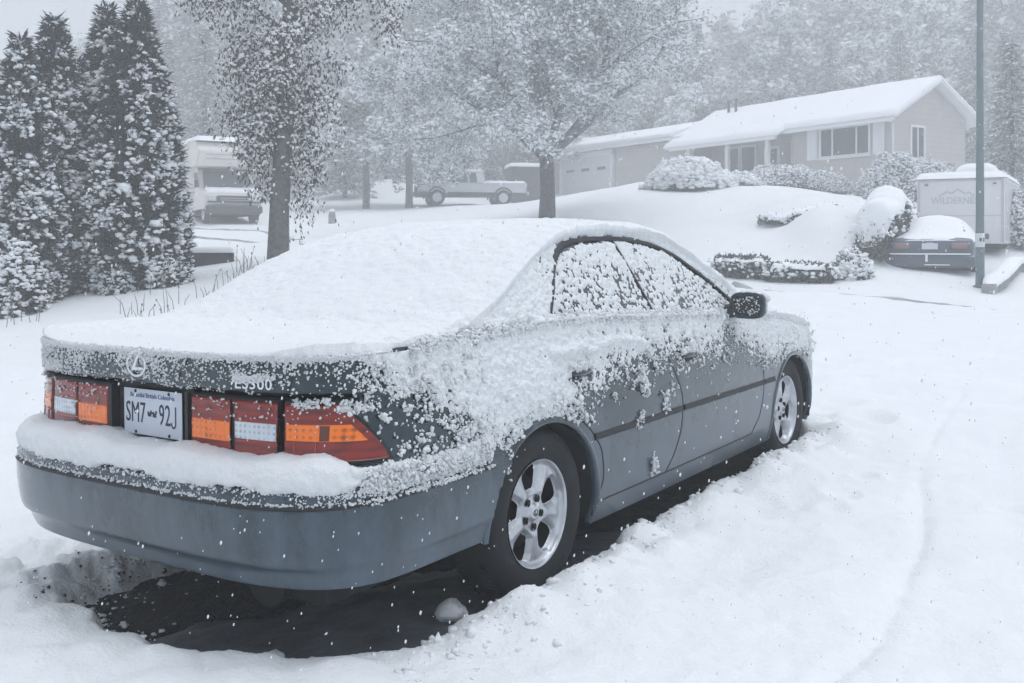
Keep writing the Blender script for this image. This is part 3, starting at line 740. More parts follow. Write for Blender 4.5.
bm = bmesh.new(); bm.from_mesh(bump_o.data); bmesh.ops.remove_doubles(bm, verts=bm.verts, dist=4e-4); bm.to_mesh(bump_o.data); bm.free()
rows = []
for z, o_ in ((.561, .0), (.562, .004), (.567, .0055), (.573, .004), (.574, .0)):
    ph = phis(BN); x, y = contour(ph, np.full(BN, z), lambda q: xrb(q) - o_, float(woff(z)) + o_, 4.0)
    xs = np.linspace(XC, .80, 12)[1:]; rows.append(np.stack([np.r_[x, xs], np.r_[y, -(Wside(xs, np.full(11, z)) + float(woff(z)) + o_)], np.full(BN + 11, z)], -1))
G = np.stack(rows); V, F = G.reshape(-1, 3), gridF(*G.shape[:2])
mk('bumper_strip', np.vstack([V, mirror(V)]), np.vstack([F, F[:, ::-1] + len(V)]), M['trim'], bump_o)

# ---- tail lamps, plate recess and plate
def lamp_patch(y0, y1, z0, z1, xr=.100, off=.004, n=40, nz=14, endx=None, depth=.03):
    """lens between two y values (right side, positive numbers); endx(z) runs it round the corner to that x instead"""
    zs = np.linspace(z0, z1, nz); fun = lambda q: 0 * q + xr; rows = []
    def row(z, off_, fun_):
        pd = np.linspace(0, np.pi / 2, 1500); x, y = contour(pd, np.full(1500, z), fun_, off_)
        a = np.interp(y0, -y, pd)
        b = np.interp(endx(z), x, pd) if endx else np.interp(y1, -y, pd)
        k = (pd >= a) & (pd <= b); xk, yk = x[k], y[k]; L = np.r_[0, np.cumsum(np.hypot(np.diff(xk), np.diff(yk)))]
        s = np.linspace(0, L[-1], n); return np.stack([np.interp(s, L, xk), np.interp(s, L, yk), np.full(n, z)], -1)
    fr = np.stack([row(z, off, fun) for z in zs]); bk = np.stack([row(z, off - depth, lambda q: 0 * q + xr + depth) for z in zs])
    V = np.vstack([fr.reshape(-1, 3), bk.reshape(-1, 3)]); N = nz * n
    F = [gridF(nz, n)]
    i = np.arange(N).reshape(nz, n)
    for e in (i[0], i[-1], i[:, 0], i[:, -1]): F.append(np.stack([e[:-1], e[1:], e[1:] + N, e[:-1] + N], 1))
    return V, np.vstack(F)
M['bulb'] = mat('dark bulb', (.10, .022, .006), .2, coat=.4)
M['rib'] = mat('lens rib', (.36, .06, .03), .15, coat=.4)
endA = lambda z: np.interp(z, [.66, .69, .72, .76, .80, .825, .855, .87], [.342, .336, .320, .292, .262, .242, .222, .215])
endR = lambda z: endA(z) - .014
for sgn in (0, 1):
    mm = (lambda V: mirror(V)) if sgn else (lambda V: V)
    V, F = lamp_patch(.207, .588, .672, .862, xr=.106, off=.001, depth=.02); hi = mk('tail_light', mm(V), F, M['trim'], CAR)
    V, F = lamp_patch(.602, 0, .672, .860, xr=.106, off=.003, endx=endA, depth=.02); ho = mk('tail_light', mm(V), F, M['trim'], CAR)
    sub = [('red_lens', .222, .400, .690, .852, None, 'red', .100, hi), ('red_lens', .416, .583, .690, .852, None, 'red', .100, hi), ('red_lens', .608, 0, .684, .848, endR, 'red', .100, ho)]
    for nm, a, b, z0, z1, e, m_, xr, par in sub:
        V, F = lamp_patch(a, b, z0, z1, xr=xr, off=.006, endx=e); mk(nm, mm(V), F, M[m_], par)
    V, F = lamp_patch(.224, .398, .722, .782, xr=.0985, off=.008); mk('amber_lens', mm(V), F, M['amber'], hi)
    V, F = lamp_patch(.419, .580, .736, .787, xr=.0985, off=.008); mk('reverse_lens', mm(V), F, M['white_lens'], hi)
    V, F = lamp_patch(.614, 0, .742, .790, xr=.0985, off=.0085, endx=lambda z: endR(z) - .028); mk('amber_lens', mm(V), F, M['amber'], ho)
    V, F = lamp_patch(.716, .742, .744, .788, xr=.0978, off=.0092, depth=.004); mk('lamp_bulb', mm(V), F, M['bulb'], ho)
    for yb_ in (.640, .705):
        V, F = lamp_patch(yb_, yb_ + .004, .688, .742, xr=.0978, off=.0092, depth=.004); mk('lens_rib', mm(V), F, M['rib'], ho)
mb = MB()
Y = np.linspace(-.205, .205, 30); rows = []
for z, dx in ((.655, -.012), (.668, .0), (.69, .008), (.85, .008), (.866, -.006)): rows.append(np.stack([0 * Y + .130 - .006 * sst(.17, .2, np.abs(Y)) + dx * .4, Y, 0 * Y + z], -1))
mb.add(np.stack(rows).reshape(-1, 3), gridF(5, 30)); mb.box((.112, -.200, .765), (.03, .014, .19)); mb.box((.112, .200, .765), (.03, .014, .19))
mb.build('plate_recess', M['trim'], CAR, smooth=False)

PL = MB(); PL.box((.1185, 0, .774), (.0025, .305, .152)); plate = PL.build('licence_plate', M['plate'], CAR, bevel=.004, seg=2)
def text_mesh(s, size, sx=1.0, bold=0.0, ext=.001, spacing=1.0):
    cu = bpy.data.curves.new('lettering', 'FONT'); cu.body = s; cu.size = size; cu.extrude = ext; cu.offset = bold; cu.align_x = 'CENTER'; cu.align_y = 'CENTER'; cu.space_character = spacing; cu.resolution_u = 3
    o = bpy.data.objects.new('lettering', cu); COL.objects.link(o); dg = bpy.context.evaluated_depsgraph_get()
    me = bpy.data.meshes.new_from_object(o.evaluated_get(dg)); bpy.data.objects.remove(o); bpy.data.curves.remove(cu)
    for v in me.vertices: v.co.x *= sx
    return me
def put_text(name, s, size, loc, m, parent, sx=1.0, bold=0.0, ext=.001, spacing=1.0, rot=None):
    """text on the tail, reading left to right seen from behind: local x -> car -y, local y -> up, local z -> -x"""
    me = text_mesh(s, size, sx, bold, ext, spacing); me.name = name; me.materials.append(m)
    o = bpy.data.objects.new(name, me); COL.objects.link(o); o.parent = parent
    B = Matrix(((0, 0, -1, loc[0]), (-1, 0, 0, loc[1]), (0, 1, 0, loc[2]), (0, 0, 0, 1))) if rot is None else rot
    me.transform(B); return o
PX = .1168
put_text('plate_number', 'SM7', .098, (PX, .0885, .768), M['plate_blue'], plate, sx=.62, bold=-.0002, spacing=1.02)
put_text('plate_number', '92', .098, (PX, -.0655, .768), M['plate_blue'], plate, sx=.62, bold=-.0002, spacing=1.04)
t_ = np.linspace(0, np.pi, 12); jp = [(-.122, .803), (-.122, .752)] + [(-.1115 - .0105 * math.cos(a), .750 - .016 * math.sin(a)) for a in t_]
jp = np.array(jp); tj = np.gradient(jp, axis=0); tj /= np.linalg.norm(tj, axis=1, keepdims=True); nj = np.c_[-tj[:, 1], tj[:, 0]] * .0031
vj = np.vstack([np.c_[np.full(len(jp), PX - .001), jp + nj], np.c_[np.full(len(jp), PX - .001), jp - nj]]); mk('plate_number', vj, gridF(2, len(jp)), M['plate_blue'], plate, smooth=False)
put_text('plate_slogan', 'Beautiful British Columbia', .0225, (PX, 0, .829), M['plate_tint'], plate, sx=.98)
mb = MB()
for dy, dz, a, b in ((.014, -.002, .018, .012), (-.012, -.003, .018, .013), (0, .004, .02, .006)): mb.box((PX, dy, .770 + dz), (.0016, a, b))
for k in range(4): mb.box((PX, .020 - .0135 * k, .770 + (.007 if k % 2 else .003)), (.0018, .007, .010))
mb.build('plate_crest', M['plate_blue'], plate)
for y in (-.088, .088):
    for z in (.842, .706):
        mb = MB(); mb.lathe([(0, PX - .002), (.0052, PX - .002), (.0058, PX + .001)], 'x', (0, y, z), 12); mb.build('plate_bolt', M['trim'], plate)
for z in (.8475, .7005):
    pass
# emblem: oval ring with a slanted angular letter, snow lodged in it (see below)
def lid_x(y, z):
    pd = np.linspace(0, np.pi / 2, 800); x, yy = contour(pd, np.full(800, z)); return float(np.interp(abs(y), -yy, x))
def emblem(cy_, cz_):
    mb = MB(); n = 48; t = np.linspace(0, 2 * np.pi, n + 1); x0 = lid_x(cy_, cz_) - .004
    mb.tube(np.stack([0 * t + x0, cy_ + .047 * np.cos(t), cz_ + .034 * np.sin(t) * 1.12], -1), .0048, 8, cap=False)
    # the letter: a slanted stroke with a long foot, swept into the ring
    P = [(.026, .028), (.034, .026), (-.0, -.012), (-.040, -.010), (-.036, -.020), (.016, -.022)]
    P = [(.012, .034), (.021, .030), (-.006, -.010), (.038, -.008), (.043, -.016), (-.022, -.019)]
    mb.prism([(cy_ - a, cz_ + b) for a, b in P], 'x', x0 - .005, x0 + .004)
    return mb.build('emblem', M['chrome'], PART['trunk_lid'], smooth=True)
emb = emblem(.0, .942)
put_text('model_badge', 'ES300', .046, (lid_x(.525, .894) - .001, -.49, .894), M['chrome'], PART['trunk_lid'], sx=1.15, bold=.0006, ext=.004, spacing=1.10,
         rot=Matrix.Translation((lid_x(.525, .894) - .004, -.525, .908)) @ Matrix.Rotation(R(10), 4, 'Z') @ Matrix(((0, 0, -1, 0), (-1, 0, 0, 0), (0, 1, 0, 0), (0, 0, 0, 1))))
put_text('maker_badge', 'LEXUS', .044, (0, 0, 0), M['chrome'], PART['trunk_lid'], sx=1.15, bold=.0008, ext=.003, spacing=1.1,
         rot=Matrix.Translation((lid_x(.525, .894) - .001, .525, .905)) @ Matrix.Rotation(R(-10), 4, 'Z') @ Matrix(((0, 0, -1, 0), (-1, 0, 0, 0), (0, 1, 0, 0), (0, 0, 0, 1))))
# trunk-lid side gap on the tail
for sgn in (1, -1):
    z = np.linspace(.862, .962, 14); y = np.interp(z, [.872, .972], [.63, .664]); P = []
    for a in (-.004, .004): P.append(np.stack([[lid_x(yy + a, zz) - .0016 for yy, zz in zip(y, z)], -sgn * (y + a), z], -1))
    mk('lid_seam', np.stack(P).reshape(-1, 3), gridF(2, 14), M['trim'], PART['trunk_lid'])

# ---- door handles
for sgn in (0, 1):
    for nm, xa, xb, z in (('rear_door', 1.36, 1.52, .812), ('front_door', 2.34, 2.52, .785)):
        n = 26; s = np.linspace(0, 1, n); x = xa + (xb - xa) * s; prof = np.sin(np.pi * s) ** .4; rows = []
        for k in range(9):
            a = np.pi * k / 8; rows.append(side_pt(x, z + .015 * np.cos(a) * prof, .002 + .020 * np.sin(a) * prof))
        V = np.stack(rows).reshape(-1, 3); mk('door_handle', mirror(V) if sgn else V, gridF(9, n), M['paint'], PART[nm, sgn])
        rows = [side_pt(x, z - .004 - .026 * prof, .0015), side_pt(x, z - .004 + 0 * x, .0015)]
        V = np.stack(rows).reshape(-1, 3); mk('handle_recess', mirror(V) if sgn else V, gridF(2, n), M['trim'], PART[nm, sgn])

# ---- door mirrors
def mirror_asm(sgn):
    s = -1 if sgn == 0 else 1
    n, k = 28, 12; t = np.arange(n) * 2 * np.pi / n
    def ring(x, sy, sz, cy_, cz_): # rounded rectangle
        c_, s_ = np.cos(t), np.sin(t); e = .55
        return np.stack([0 * t + x, s * (cy_ + sy * np.sign(c_) * np.abs(c_) ** e), cz_ + sz * np.sign(s_) * np.abs(s_) ** e], -1)
    rows = [ring(2.925, .070, .050, .962, .988), ring(2.918, .083, .062, .962, .988), ring(2.925, .090, .067, .962, .988), ring(2.96, .090, .067, .961, .987), ring(3.02, .080, .058, .955, .984), ring(3.06, .058, .040, .945, .98), ring(3.075, .02, .015, .94, .978)]
    G = np.stack(rows); o = mk('side_mirror', G.reshape(-1, 3), gridF(len(rows), n, True), M['paint'], CAR)
    V = ring(2.930, .072, .052, .962, .988); V = np.vstack([V, [V.mean(0)]]); i = np.arange(n)
    mk('mirror_glass', V, np.stack([i, (i + 1) % n, np.full(n, n)], 1), M['glass'], o, smooth=False)
    mb = MB(); mb.prism([(2.95, .925), (3.09, .915), (3.07, .985), (2.97, .985)], 'y', s * .80, s * .905); mb.build('mirror_foot', M['trim'], o, bevel=.012)
    return o
MIR = [mirror_asm(0), mirror_asm(1)]

# ---- wheels
def wheel(cx0, sgn, spin):
    s = -1 if sgn == 0 else 1
    root = bpy.data.objects.new('wheel', None); COL.objects.link(root); root.parent = CAR; root.location = (cx0, 0, .322)
    Ro, yo = .318, .845
    prof = [(.197, .005), (.202, .000), (.208, -.004), (.222, -.012), (.250, -.017), (.280, -.014), (.298, -.004), (.309, .010), (.315, .028), (.318, .050), (.318, .155), (.312, .178), (.290, .198), (.2, .195)]
    # h measured inward from the outer face (negative = bulges outward)
    mb = MB(); mb.lathe([(r, s * (yo - .012 - h)) for r, h in prof], 'y', (0, 0, 0), 96)
    for k in range(72):
        a = k * 2 * np.pi / 72
        for h in (.045, .145): mb.box((.3175 * math.cos(a), s * (yo - .012 - h), .3175 * math.sin(a)), (.010, .030, .012) if False else (.006, .03, .006), 0)
    mb.build('tyre', M['rubber'], root, smooth=True)
    nr, na = 74, 300; r = np.linspace(0.0, .198, nr); t = np.linspace(0, 2 * np.pi, na, endpoint=False) ; Rg, Tg = np.meshgrid(r, t, indexing='ij')
    th = (Tg - spin + np.pi / 5) % (2 * np.pi / 5) - np.pi / 5        # angle from the nearest window's middle
    lat = Rg * th
    halfw = np.interp(Rg, [.070, .095, .12, .15, .175, .182], [.014, .034, .044, .054, .050, .034])
    d_r = np.maximum(.078 - Rg, Rg - .183); d_l = np.abs(lat) - halfw
    sd_ = np.maximum(d_r, d_l); rr_ = .014
    sd_ = np.where((d_r > -rr_) & (d_l > -rr_), np.hypot(np.maximum(d_r + rr_, 0), np.maximum(d_l + rr_, 0)) - rr_, sd_)
    dep = np.interp(Rg, [0, .028, .034, .06, .085, .15, .178, .187, .192, .198], [.020, .020, .028, .030, .024, .026, .024, .016, .004, .0])
    dep = dep + .008 * sst(.014, .0, sd_) + .010 * sst(.0015, -.005, sd_)
    # raised rounded spokes
    spk = np.abs((Tg - spin) % (2 * np.pi / 5) - np.pi / 5) * Rg
    dep -= .007 * np.exp(-(spk / .016) ** 2) * sst(.06, .09, Rg) * sst(.185, .15, Rg)
    V = np.stack([Rg * np.cos(Tg), s * (yo - .008 - dep), Rg * np.sin(Tg)], -1).reshape(-1, 3); F = gridF(nr, na, True)
    F = F[(sd_.ravel()[F] > -.0062).any(1)]
    rim = mk('rim', V, F, M['alloy'], root)
    mb = MB()
    mb.lathe([(.198, s * (yo - .008)), (.2, s * (yo - .02)), (.19, s * (yo - .06)), (.188, s * (yo - .19))], 'y', (0, 0, 0), 72); mb.build('rim_barrel', M['dark_metal'], rim, smooth=True)
    mb = MB(); mb.lathe([(.0, s * (yo - .10)), (.135, s * (yo - .10)), (.138, s * (yo - .115)), (.05, s * (yo - .13)), (.186, s * (yo - .17)), (.19, s * (yo - .19))], 'y', (0, 0, 0), 48); mb.build('brake_disc', M['dark_metal'], rim)
    for k in range(5):
        a = spin + k * 2 * np.pi / 5 + np.pi / 5; x, z = .054 * math.cos(a), .054 * math.sin(a)
        mb = MB(); mb.lathe([(.0135, s * (yo - .030)), (.0132, s * (yo - .0385)), (.0, s * (yo - .0385))], 'y', (x, 0, z), 14)
        mb.lathe([(.0, s * (yo - .026)), (.0065, s * (yo - .026)), (.008, s * (yo - .030)), (.008, s * (yo - .042))], 'y', (x, 0, z), 6)
        mb.build('lug_nut', M['dark_metal'], rim, smooth=False)
    mb = MB(); mb.lathe([(.0, s * (yo - .022)), (.020, s * (yo - .0225)), (.026, s * (yo - .024)), (.028, s * (yo - .030)), (.028, s * (yo - .05))], 'y', (0, 0, 0), 36)
    mb.build('hub_cap', M['alloy'], rim, smooth=True)
    mb = MB(); tt = np.linspace(0, 2 * np.pi, 33); mb.tube(np.stack([.014 * np.cos(tt), 0 * tt + s * (yo - .0218), .011 * np.sin(tt)], -1), .0014, 6, False); mb.prism([(-.006, .008), (-.003, .008), (.001, -.004), (-.010, -.004), (-.010, -.007), (.006, -.007)], 'y', s * (yo - .024), s * (yo - .0208))
    mb.build('hub_emblem', M['dark_metal'], rim)
    return root
for cx0, sp in ((1.16, R(22)), (3.83, R(60))):
    for sgn in (0, 1): wheel(cx0, sgn, sp)

# ------------------------------------------------------------------ snow lying on the car
def grid_normals(G):
    du = np.gradient(G, axis=1); dv = np.gradient(G, axis=0); n = np.cross(du, dv); n /= np.linalg.norm(n, axis=-1, keepdims=True) + 1e-12; return n
def snow_shell(name, G, t, N, parent, drop=-.0015, flip=False, m=None):
    V = (G + N * t[..., None]).reshape(-1, 3); F = gridF(*G.shape[:2])
    F = F[(t.ravel()[F] > drop).any(1)]
    if flip: F = F[:, ::-1]
    V, F = compact(V, F); return V, F

def clumpy(P, s1=26., s2=55., k=0):
    """0..1 field that reads as packed granules"""
    a = (1 - worley(P * s1, k)).clip(0, 1); b = (1 - worley(P * s2, k + 9)).clip(0, 1); c_ = fbm(P * 9, 3, k + 5)
    d_ = fbm(P * 48, 4, k + 21); return .30 * a + .16 * b + .24 * c_ + .44 * d_ - .0

def zlow(x):
    """lowest height that blown snow reaches on the right flank"""
    return smooth_interp(x, [.1, .35, .6, .8, 1.0, 1.3, 1.5, 1.7, 1.9, 2.1, 2.3, 2.5, 2.7, 2.9, 3.05, 3.2, 3.45, 3.7, 4.0, 4.4],
                         [.90, .88, .80, .62, .60, .66, .72, .76, .77, .79, .80, .775, .77, .765, .80, .73, .66, .62, .62, .56])
def topcover(P, N, left):
    """even layer on everything that faces up, as a thickness in metres"""
    x = P[..., 0]; up = N[..., 2]
    lum = (fbm(P * 5, 4, 101) - .5) * .022 + (fbm(P * 20, 3, 103) - .5) * .020 + (fbm(P * 55, 2, 104) - .5) * .007
    th = .031 + .014 * sst(1.4, 2.0, x) * sst(2.9, 2.4, x)
    return th * sst(.30, .72, up) + lum * sst(.3, .6, up) - .004 * sst(.35, .2, up)

# 1. roof, glass, decks: both sides at once
def make_top(sgn):
    xs = np.r_[.066 + (XC - .066) * (1 - np.cos(np.linspace(0, np.pi / 2, 110)) ** .85)[:-1], np.linspace(XC, 4.70, 720), [4.73, 4.75, 4.765]]
    vs = np.r_[np.linspace(0, 1, 92 if sgn == 0 else 30), np.linspace(1, 2, 120)[1:]]
    G = upper_grid(xs, vs)
    if sgn: G = mirror(G)
    N = grid_normals(G); N = np.where((N[..., 2:] < 0) | ((N[..., 2:] < .05) & (np.sign(N[..., 1:2]) != np.sign(G[..., 1:2]))), -N, N)
    t = topcover(G, N, sgn)
    x, z = G[..., 0], G[..., 2]
    vv = np.repeat(vs[:, None], len(xs), 1)
    cl = clumpy(G, 40, 85, 3)
    if sgn == 0:
        # blown snow on the side glass and pillars: granular, the dark shows between
        glass = (vv < 1.0) & (x > 1.28) & (x < 3.25) & (z < arc_z(x.clip(1.34, 3.18)) + .02)
        cl2 = .58 * (1 - worley(G * 42, 3)).clip(0, 1) + .34 * (1 - worley(G * 95, 12)).clip(0, 1) + .20 * fbm(G * 7, 2, 8); side = .030 * (cl2 - .462) + .002
        quart = .040 * (cl - .41) + .003
        a = sst(1.38, 1.24, x)
        s_ = side * (1 - a) + quart * a
        near_arc = np.exp(-((z - arc_z(x.clip(1.34, 3.18))) / .016) ** 2) * (x > 1.52) * (x < 3.2) * (vv < 1.02)
        s_ = s_ - .030 * near_arc * (.55 + .9 * sst(.45, .6, fbm(G * 14, 3, 7)))
        ledge = np.exp(-((z - zbelt(x) - .006) / .013) ** 2) * (x > 1.2) * (x < 3.3)
        s_ = s_ + .016 * ledge
        bp = np.abs(x - (2.17 - .07 * (z - 1.0) / .325)); s_ = s_ - .030 * np.exp(-(bp / .009) ** 2) * (vv < 1) * sst(.30, .5, fbm(G * 10, 2, 17))
        wgt = sst(.66, .42, N[..., 2])
        gap = np.exp(-(((x - .80) / .10) ** 2 + ((z - .985) / .045) ** 2)) + .8 * np.exp(-(((x - .45) / .05) ** 2 + ((z - .975) / .03) ** 2))
        t = np.maximum(t * (1 - wgt) + s_ * wgt, np.where(wgt > .01, s_, -1)) - .035 * gap * sst(.35, .6, cl) * (vv < 1.1)
    else:
        t = np.maximum(t, .02 * (cl - .55) * sst(-.1, .2, N[..., 2]))
    # thins towards the tail lip, where the layer breaks into a granular edge
    lipd = G[..., 0] - contour(np.array([0.]), np.array([.955]))[0][0]
    t = t + .014 * (cl - .5) * sst(.25, .05, x)
    edge = 1 - plan_clip(x, z) * 0
    yb = Wside(x, zbelt(x)) * plan_clip(x, zbelt(x))
    # distance to the outline at the tail: keep the layer's edge just inside the lid corner
    t = np.where(x < .20, np.minimum(t, .001 + .32 * (x - .068).clip(0)), t)
    t = np.where((x < .5) & (vv < 1), np.minimum(t, -.010 + .020 * vv + .016 * (cl - .45) + .025 * sst(.22, .48, x)), t)
    return snow_shell('s', G, t, N, CAR, flip=bool(sgn))
V1, F1 = make_top(0); V2, F2 = make_top(1)
mk('snow_cover', np.vstack([V1, V2]), np.vstack([F1, F2 + len(V1)]), M['car_snow'], CAR)

# 2. right flank: quarter panel, doors, wing
FV, FF = lower_grid(150, 700, 175, zbot=.52, nf=50)
nz_ = 175; G = FV.reshape(nz_, -1, 3); N = grid_normals(G); N = np.where(N[..., 1:2] > .02, -N, N)
x, z = G[..., 0], G[..., 2]
zl = zlow(x) + (fbm(G * np.array([6, 1, 6]), 3, 5) - .5) * .10
top = zbelt(x)
cov = ((z - zl + .03) / (top - zl + .03)).clip(-.5, 1)
cl = clumpy(G, 42, 90, 31)
thr = np.where(cov > 0, .74 - .40 * cov.clip(0, 1) ** .62, 1.2 - cov)
q_ = np.exp(-(((x - 1.0) / .36) ** 2 + ((z - .80) / .13) ** 2)); thr = thr - .22 * q_           # heavy drift over the rear wheel
q2 = np.exp(-(((x - 1.44) / .10) ** 2 + ((z - .795) / .016) ** 2)) + np.exp(-(((x - 2.43) / .11) ** 2 + ((z - .768) / .013) ** 2)); thr = thr + .4 * q2
thr = thr + .35 * np.exp(-(((x - 2.93) / .055) ** 2)) * sst(.95, .80, z) + .12 * np.exp(-(((x - 2.93) / .1) ** 2)) * sst(1.0, .8, z)
drift = np.exp(-((z - (.905 - .50 * (x - 1.72).clip(-.35, 9) ** 2 * (x > 1.5) + .02 * (x - 1.7)) ) / .018) ** 2) * (x > 1.25) * (x < 2.02)
t = .040 * (cl - thr) + .020 * drift * (.4 + cl)
t = np.where(z > top - .03, np.maximum(t, .030 * (cl - .30) * sst(.2, .5, x)), t)
ad = np.minimum(np.hypot(x - 1.16, z - .295) - .378, np.hypot(x - 3.845, z - .295) - .365)
t = np.where(ad < .012, np.minimum(t, (ad - .004) * 1.5), t)
t = np.where((x < .40) & (z < .866) & (np.abs(G[..., 1]) < .80), -.01, t)
lampz = (x < endA(z.clip(.66, .86)) + .012) & (z < .868); t = np.where(lampz, -.01, t)
t = t - .055 * sst(.42, .13, x + .05 * (fbm(G * 12, 3, 44) - .5)) * sst(1.0, .93, z)
t = t.clip(-.01, .030)
V, F = snow_shell('s', G, t, N, CAR)
# scattered clumps: flank, tail panel, lamps, big lumps thrown on the doors
Ps, Rs = [], []
def scatter_side(n, xr_, zr_, dens, rr, k):
    x = rng.uniform(*xr_, n); z = rng.uniform(*zr_, n); keep = rng.random(n) < dens(x, z); x, z = x[keep], z[keep]
    ok = (np.hypot(x - 1.16, z - .295) > .383) & (np.hypot(x - 3.845, z - .295) > .37) & ~((x < endA(z.clip(.66, .86)) + .02) & (z < .87)); x, z = x[ok], z[ok]
    y = np.where(x < XC, -Wside(x, z) * (1 - ((XC - x) / (XC - xrear(z))).clip(0, 1) ** NS).clip(0) ** (1 / NS), -Wside(x, z)); r = rng.uniform(*rr, len(x)) * rng.choice([.7, 1, 1, 1.5], len(x))
    Ps.append(np.stack([x, y - r * .25, z], -1)); Rs.append(r)
scatter_side(9000, (.2, 4.3), (.62, .98), lambda x, z: sst(-.13, .05, z - zlow(x)) * sst(.30, .12, z - zlow(x)) * .55, (.003, .008), 1)
scatter_side(1500, (.28, .85), (.66, .97), lambda x, z: .25 + .6 * sst(.80, .95, z), (.003, .011), 2)
scatter_side(900, (.75, 1.5), (.62, .80), lambda x, z: sst(.05, .0, np.abs(np.hypot(x - 1.16, z - .295) - .43)) * .9, (.005, .012), 3)
scatter_side(200, (.6, .80), (.60, .72), lambda x, z: .7, (.005, .011), 3)
for (u, xx_, zz_, r_, n) in [(0, 1.93, .735, .030, 16), (0, 1.935, .700, .026, 12), (0, 2.12, .605, .026, 14), (0, 1.875, .565, .020, 12), (0, 1.845, .560, .014, 8), (0, 2.20, .67, .012, 8), (0, 2.20, .63, .010, 5), (0, 2.0, .345, .024, 16),
                            (0, 1.67, .69, .012, 6), (0, .90, .585, .020, 10), (0, .885, .555, .016, 8), (0, 2.62, .63, .008, 4), (0, 2.83, .62, .006, 3), (0, 2.07, .80, .022, 14), (0, 2.25, .655, .009, 4), (0, 2.67, .70, .007, 3), (0, 1.60, .735, .012, 6), (0, 2.03, .83, .022, 12)]:
    k = np.stack([rng.normal(xx_, r_ * .55, n), np.zeros(n), rng.normal(zz_, r_ * .9, n)], -1); k[:, 1] = -Wside(k[:, 0], k[:, 2]) - rng.uniform(.001, .012, n)
    Ps.append(k); Rs.append(rng.uniform(.35, .75, n) * r_ * .75)
n = 4200; x = rng.uniform(.50, 3.55, n); z = zbelt(x) + rng.normal(.004, .010, n); y = -(Wside(x, zbelt(x)) + rng.uniform(-.006, .006, n)) * plan_clip(x, zbelt(x)); ok = ~((x > 3.0) & (x < 3.2)); Ps.append(np.stack([x, y, z], -1)[ok]); Rs.append(rng.uniform(.006, .014, n)[ok])
for xa, xb, z0 in ((1.36, 1.52, .836), (2.34, 2.52, .806)):
    n = 70; x = rng.uniform(xa - .01, xb, n); z = z0 + rng.normal(0, .007, n); Ps.append(np.stack([x, -Wside(x, z) - .016, z], -1)); Rs.append(rng.uniform(.006, .012, n))
V3, F3 = clumps(*shatter(np.vstack(Ps), np.concatenate(Rs)), rough=.4)
mk('snow_on_flank', np.vstack([V, V3]), [F, F3 + len(V)], M['car_snow'], CAR)

# 3. tail: speckled panel above the lamps, flecks on the lamps, thick ridge along the bumper
Ps, Rs = [], []
n = 15000; y = rng.uniform(-.84, .82, n); z = rng.uniform(.868, .980, n)
dens = .18 + .45 * sst(.88, .98, z) + .25 * (fbm(np.c_[y * 22, z * 22, 0 * z], 3, 3) - .5)
dens *= .35 + 1.2 * sst(.35, .62, fbm(np.c_[y * 5, z * 5, 0 * z], 3, 13))
dens *= sst(.012, .03, np.hypot((y - 0) * .8, (z - .895)) - .0) * (1 - .75 * np.exp(-((y + .525) / .085) ** 4 - ((z - .908) / .024) ** 4))
kp_ = rng.random(n) < dens * .60; y, z = y[kp_], z[kp_]
pd = np.linspace(0, np.pi / 2, 1200)
def tail_x(y, z, fun=xrear, off=0.0):
    w_ = Wside(np.full_like(z, .3), z) + off; q = (np.abs(y) / w_).clip(0, .9999); return XC - (XC - fun(z)) * (1 - q ** NS) ** (1 / NS)
r = rng.choice([.0022, .003, .004, .0055], len(y), p=[.4, .33, .2, .07]) * rng.uniform(.8, 1.25, len(y)); Ps.append(np.stack([tail_x(y, z) - r * .3, y, z], -1)); Rs.append(r)
# granular brim hanging off the lid edge
n = 5200; y = rng.uniform(-.84, .82, n); z = .991 - np.abs(rng.normal(0, .0065, n)); r = rng.uniform(.0025, .0060, n); Ps.append(np.stack([tail_x(y, z.clip(.9, .965)) - r * .1, y, z], -1)); Rs.append(r)
# flecks on lamps
n = 230; y = rng.choice([-1, 1], n) * rng.uniform(.23, .83, n); z = .855 - np.abs(rng.normal(0, .05, n)); kp_ = (z > .70) & ((np.abs(y) < .58) | (np.abs(y) > .61)); y, z = y[kp_], z[kp_]
r = rng.uniform(.0018, .0045, len(y)); Ps.append(np.stack([tail_x(y, z, lambda q: 0 * q + .0965, .008) - r * .3, y, z], -1)); Rs.append(r)
# cap of snow on the right lamp's upper edge and on the badges
for (y0, y1, z0, n, r0) in [(-.64, -.80, .852, 60, .008), (-.76, -.815, .835, 26, .010), (-.45, -.61, .930, 110, .0055), (-.45, -.52, .922, 50, .005), (.45, .61, .910, 80, .009), (.52, .60, .912, 30, .008), (-.46, -.60, .932, 26, .005), (.70, .82, .862, 50, .009)]:
    y = rng.uniform(min(y0, y1), max(y0, y1), n); z = z0 + rng.normal(0, .006, n); Ps.append(np.stack([tail_x(y, z.clip(.7, .965), (lambda q: 0 * q + .0985) if z0 < .87 else xrear, .006 if z0 < .87 else 0) - .004, y, z], -1)); Rs.append(rng.uniform(.5, 1.1, n) * r0)
n = 50; a = rng.uniform(.8, 2.5, n); y = .040 * np.cos(a); z = .940 + .034 * np.sin(a) + .006; Ps.append(np.stack([tail_x(y, z.clip(.7, .965)) - .004, y, z], -1)); Rs.append(rng.uniform(.005, .010, n))
n = 16; y = rng.uniform(-.02, .02, n); z = .931 + rng.uniform(0, .006, n); Ps.append(np.stack([tail_x(y, z) - .003, y, z], -1)); Rs.append(rng.uniform(.003, .006, n))
V3, F3 = clumps(*shatter(np.vstack(Ps), np.concatenate(Rs)), rough=.4)
mk('snow_flecks', V3, F3, M['car_snow'], CAR)

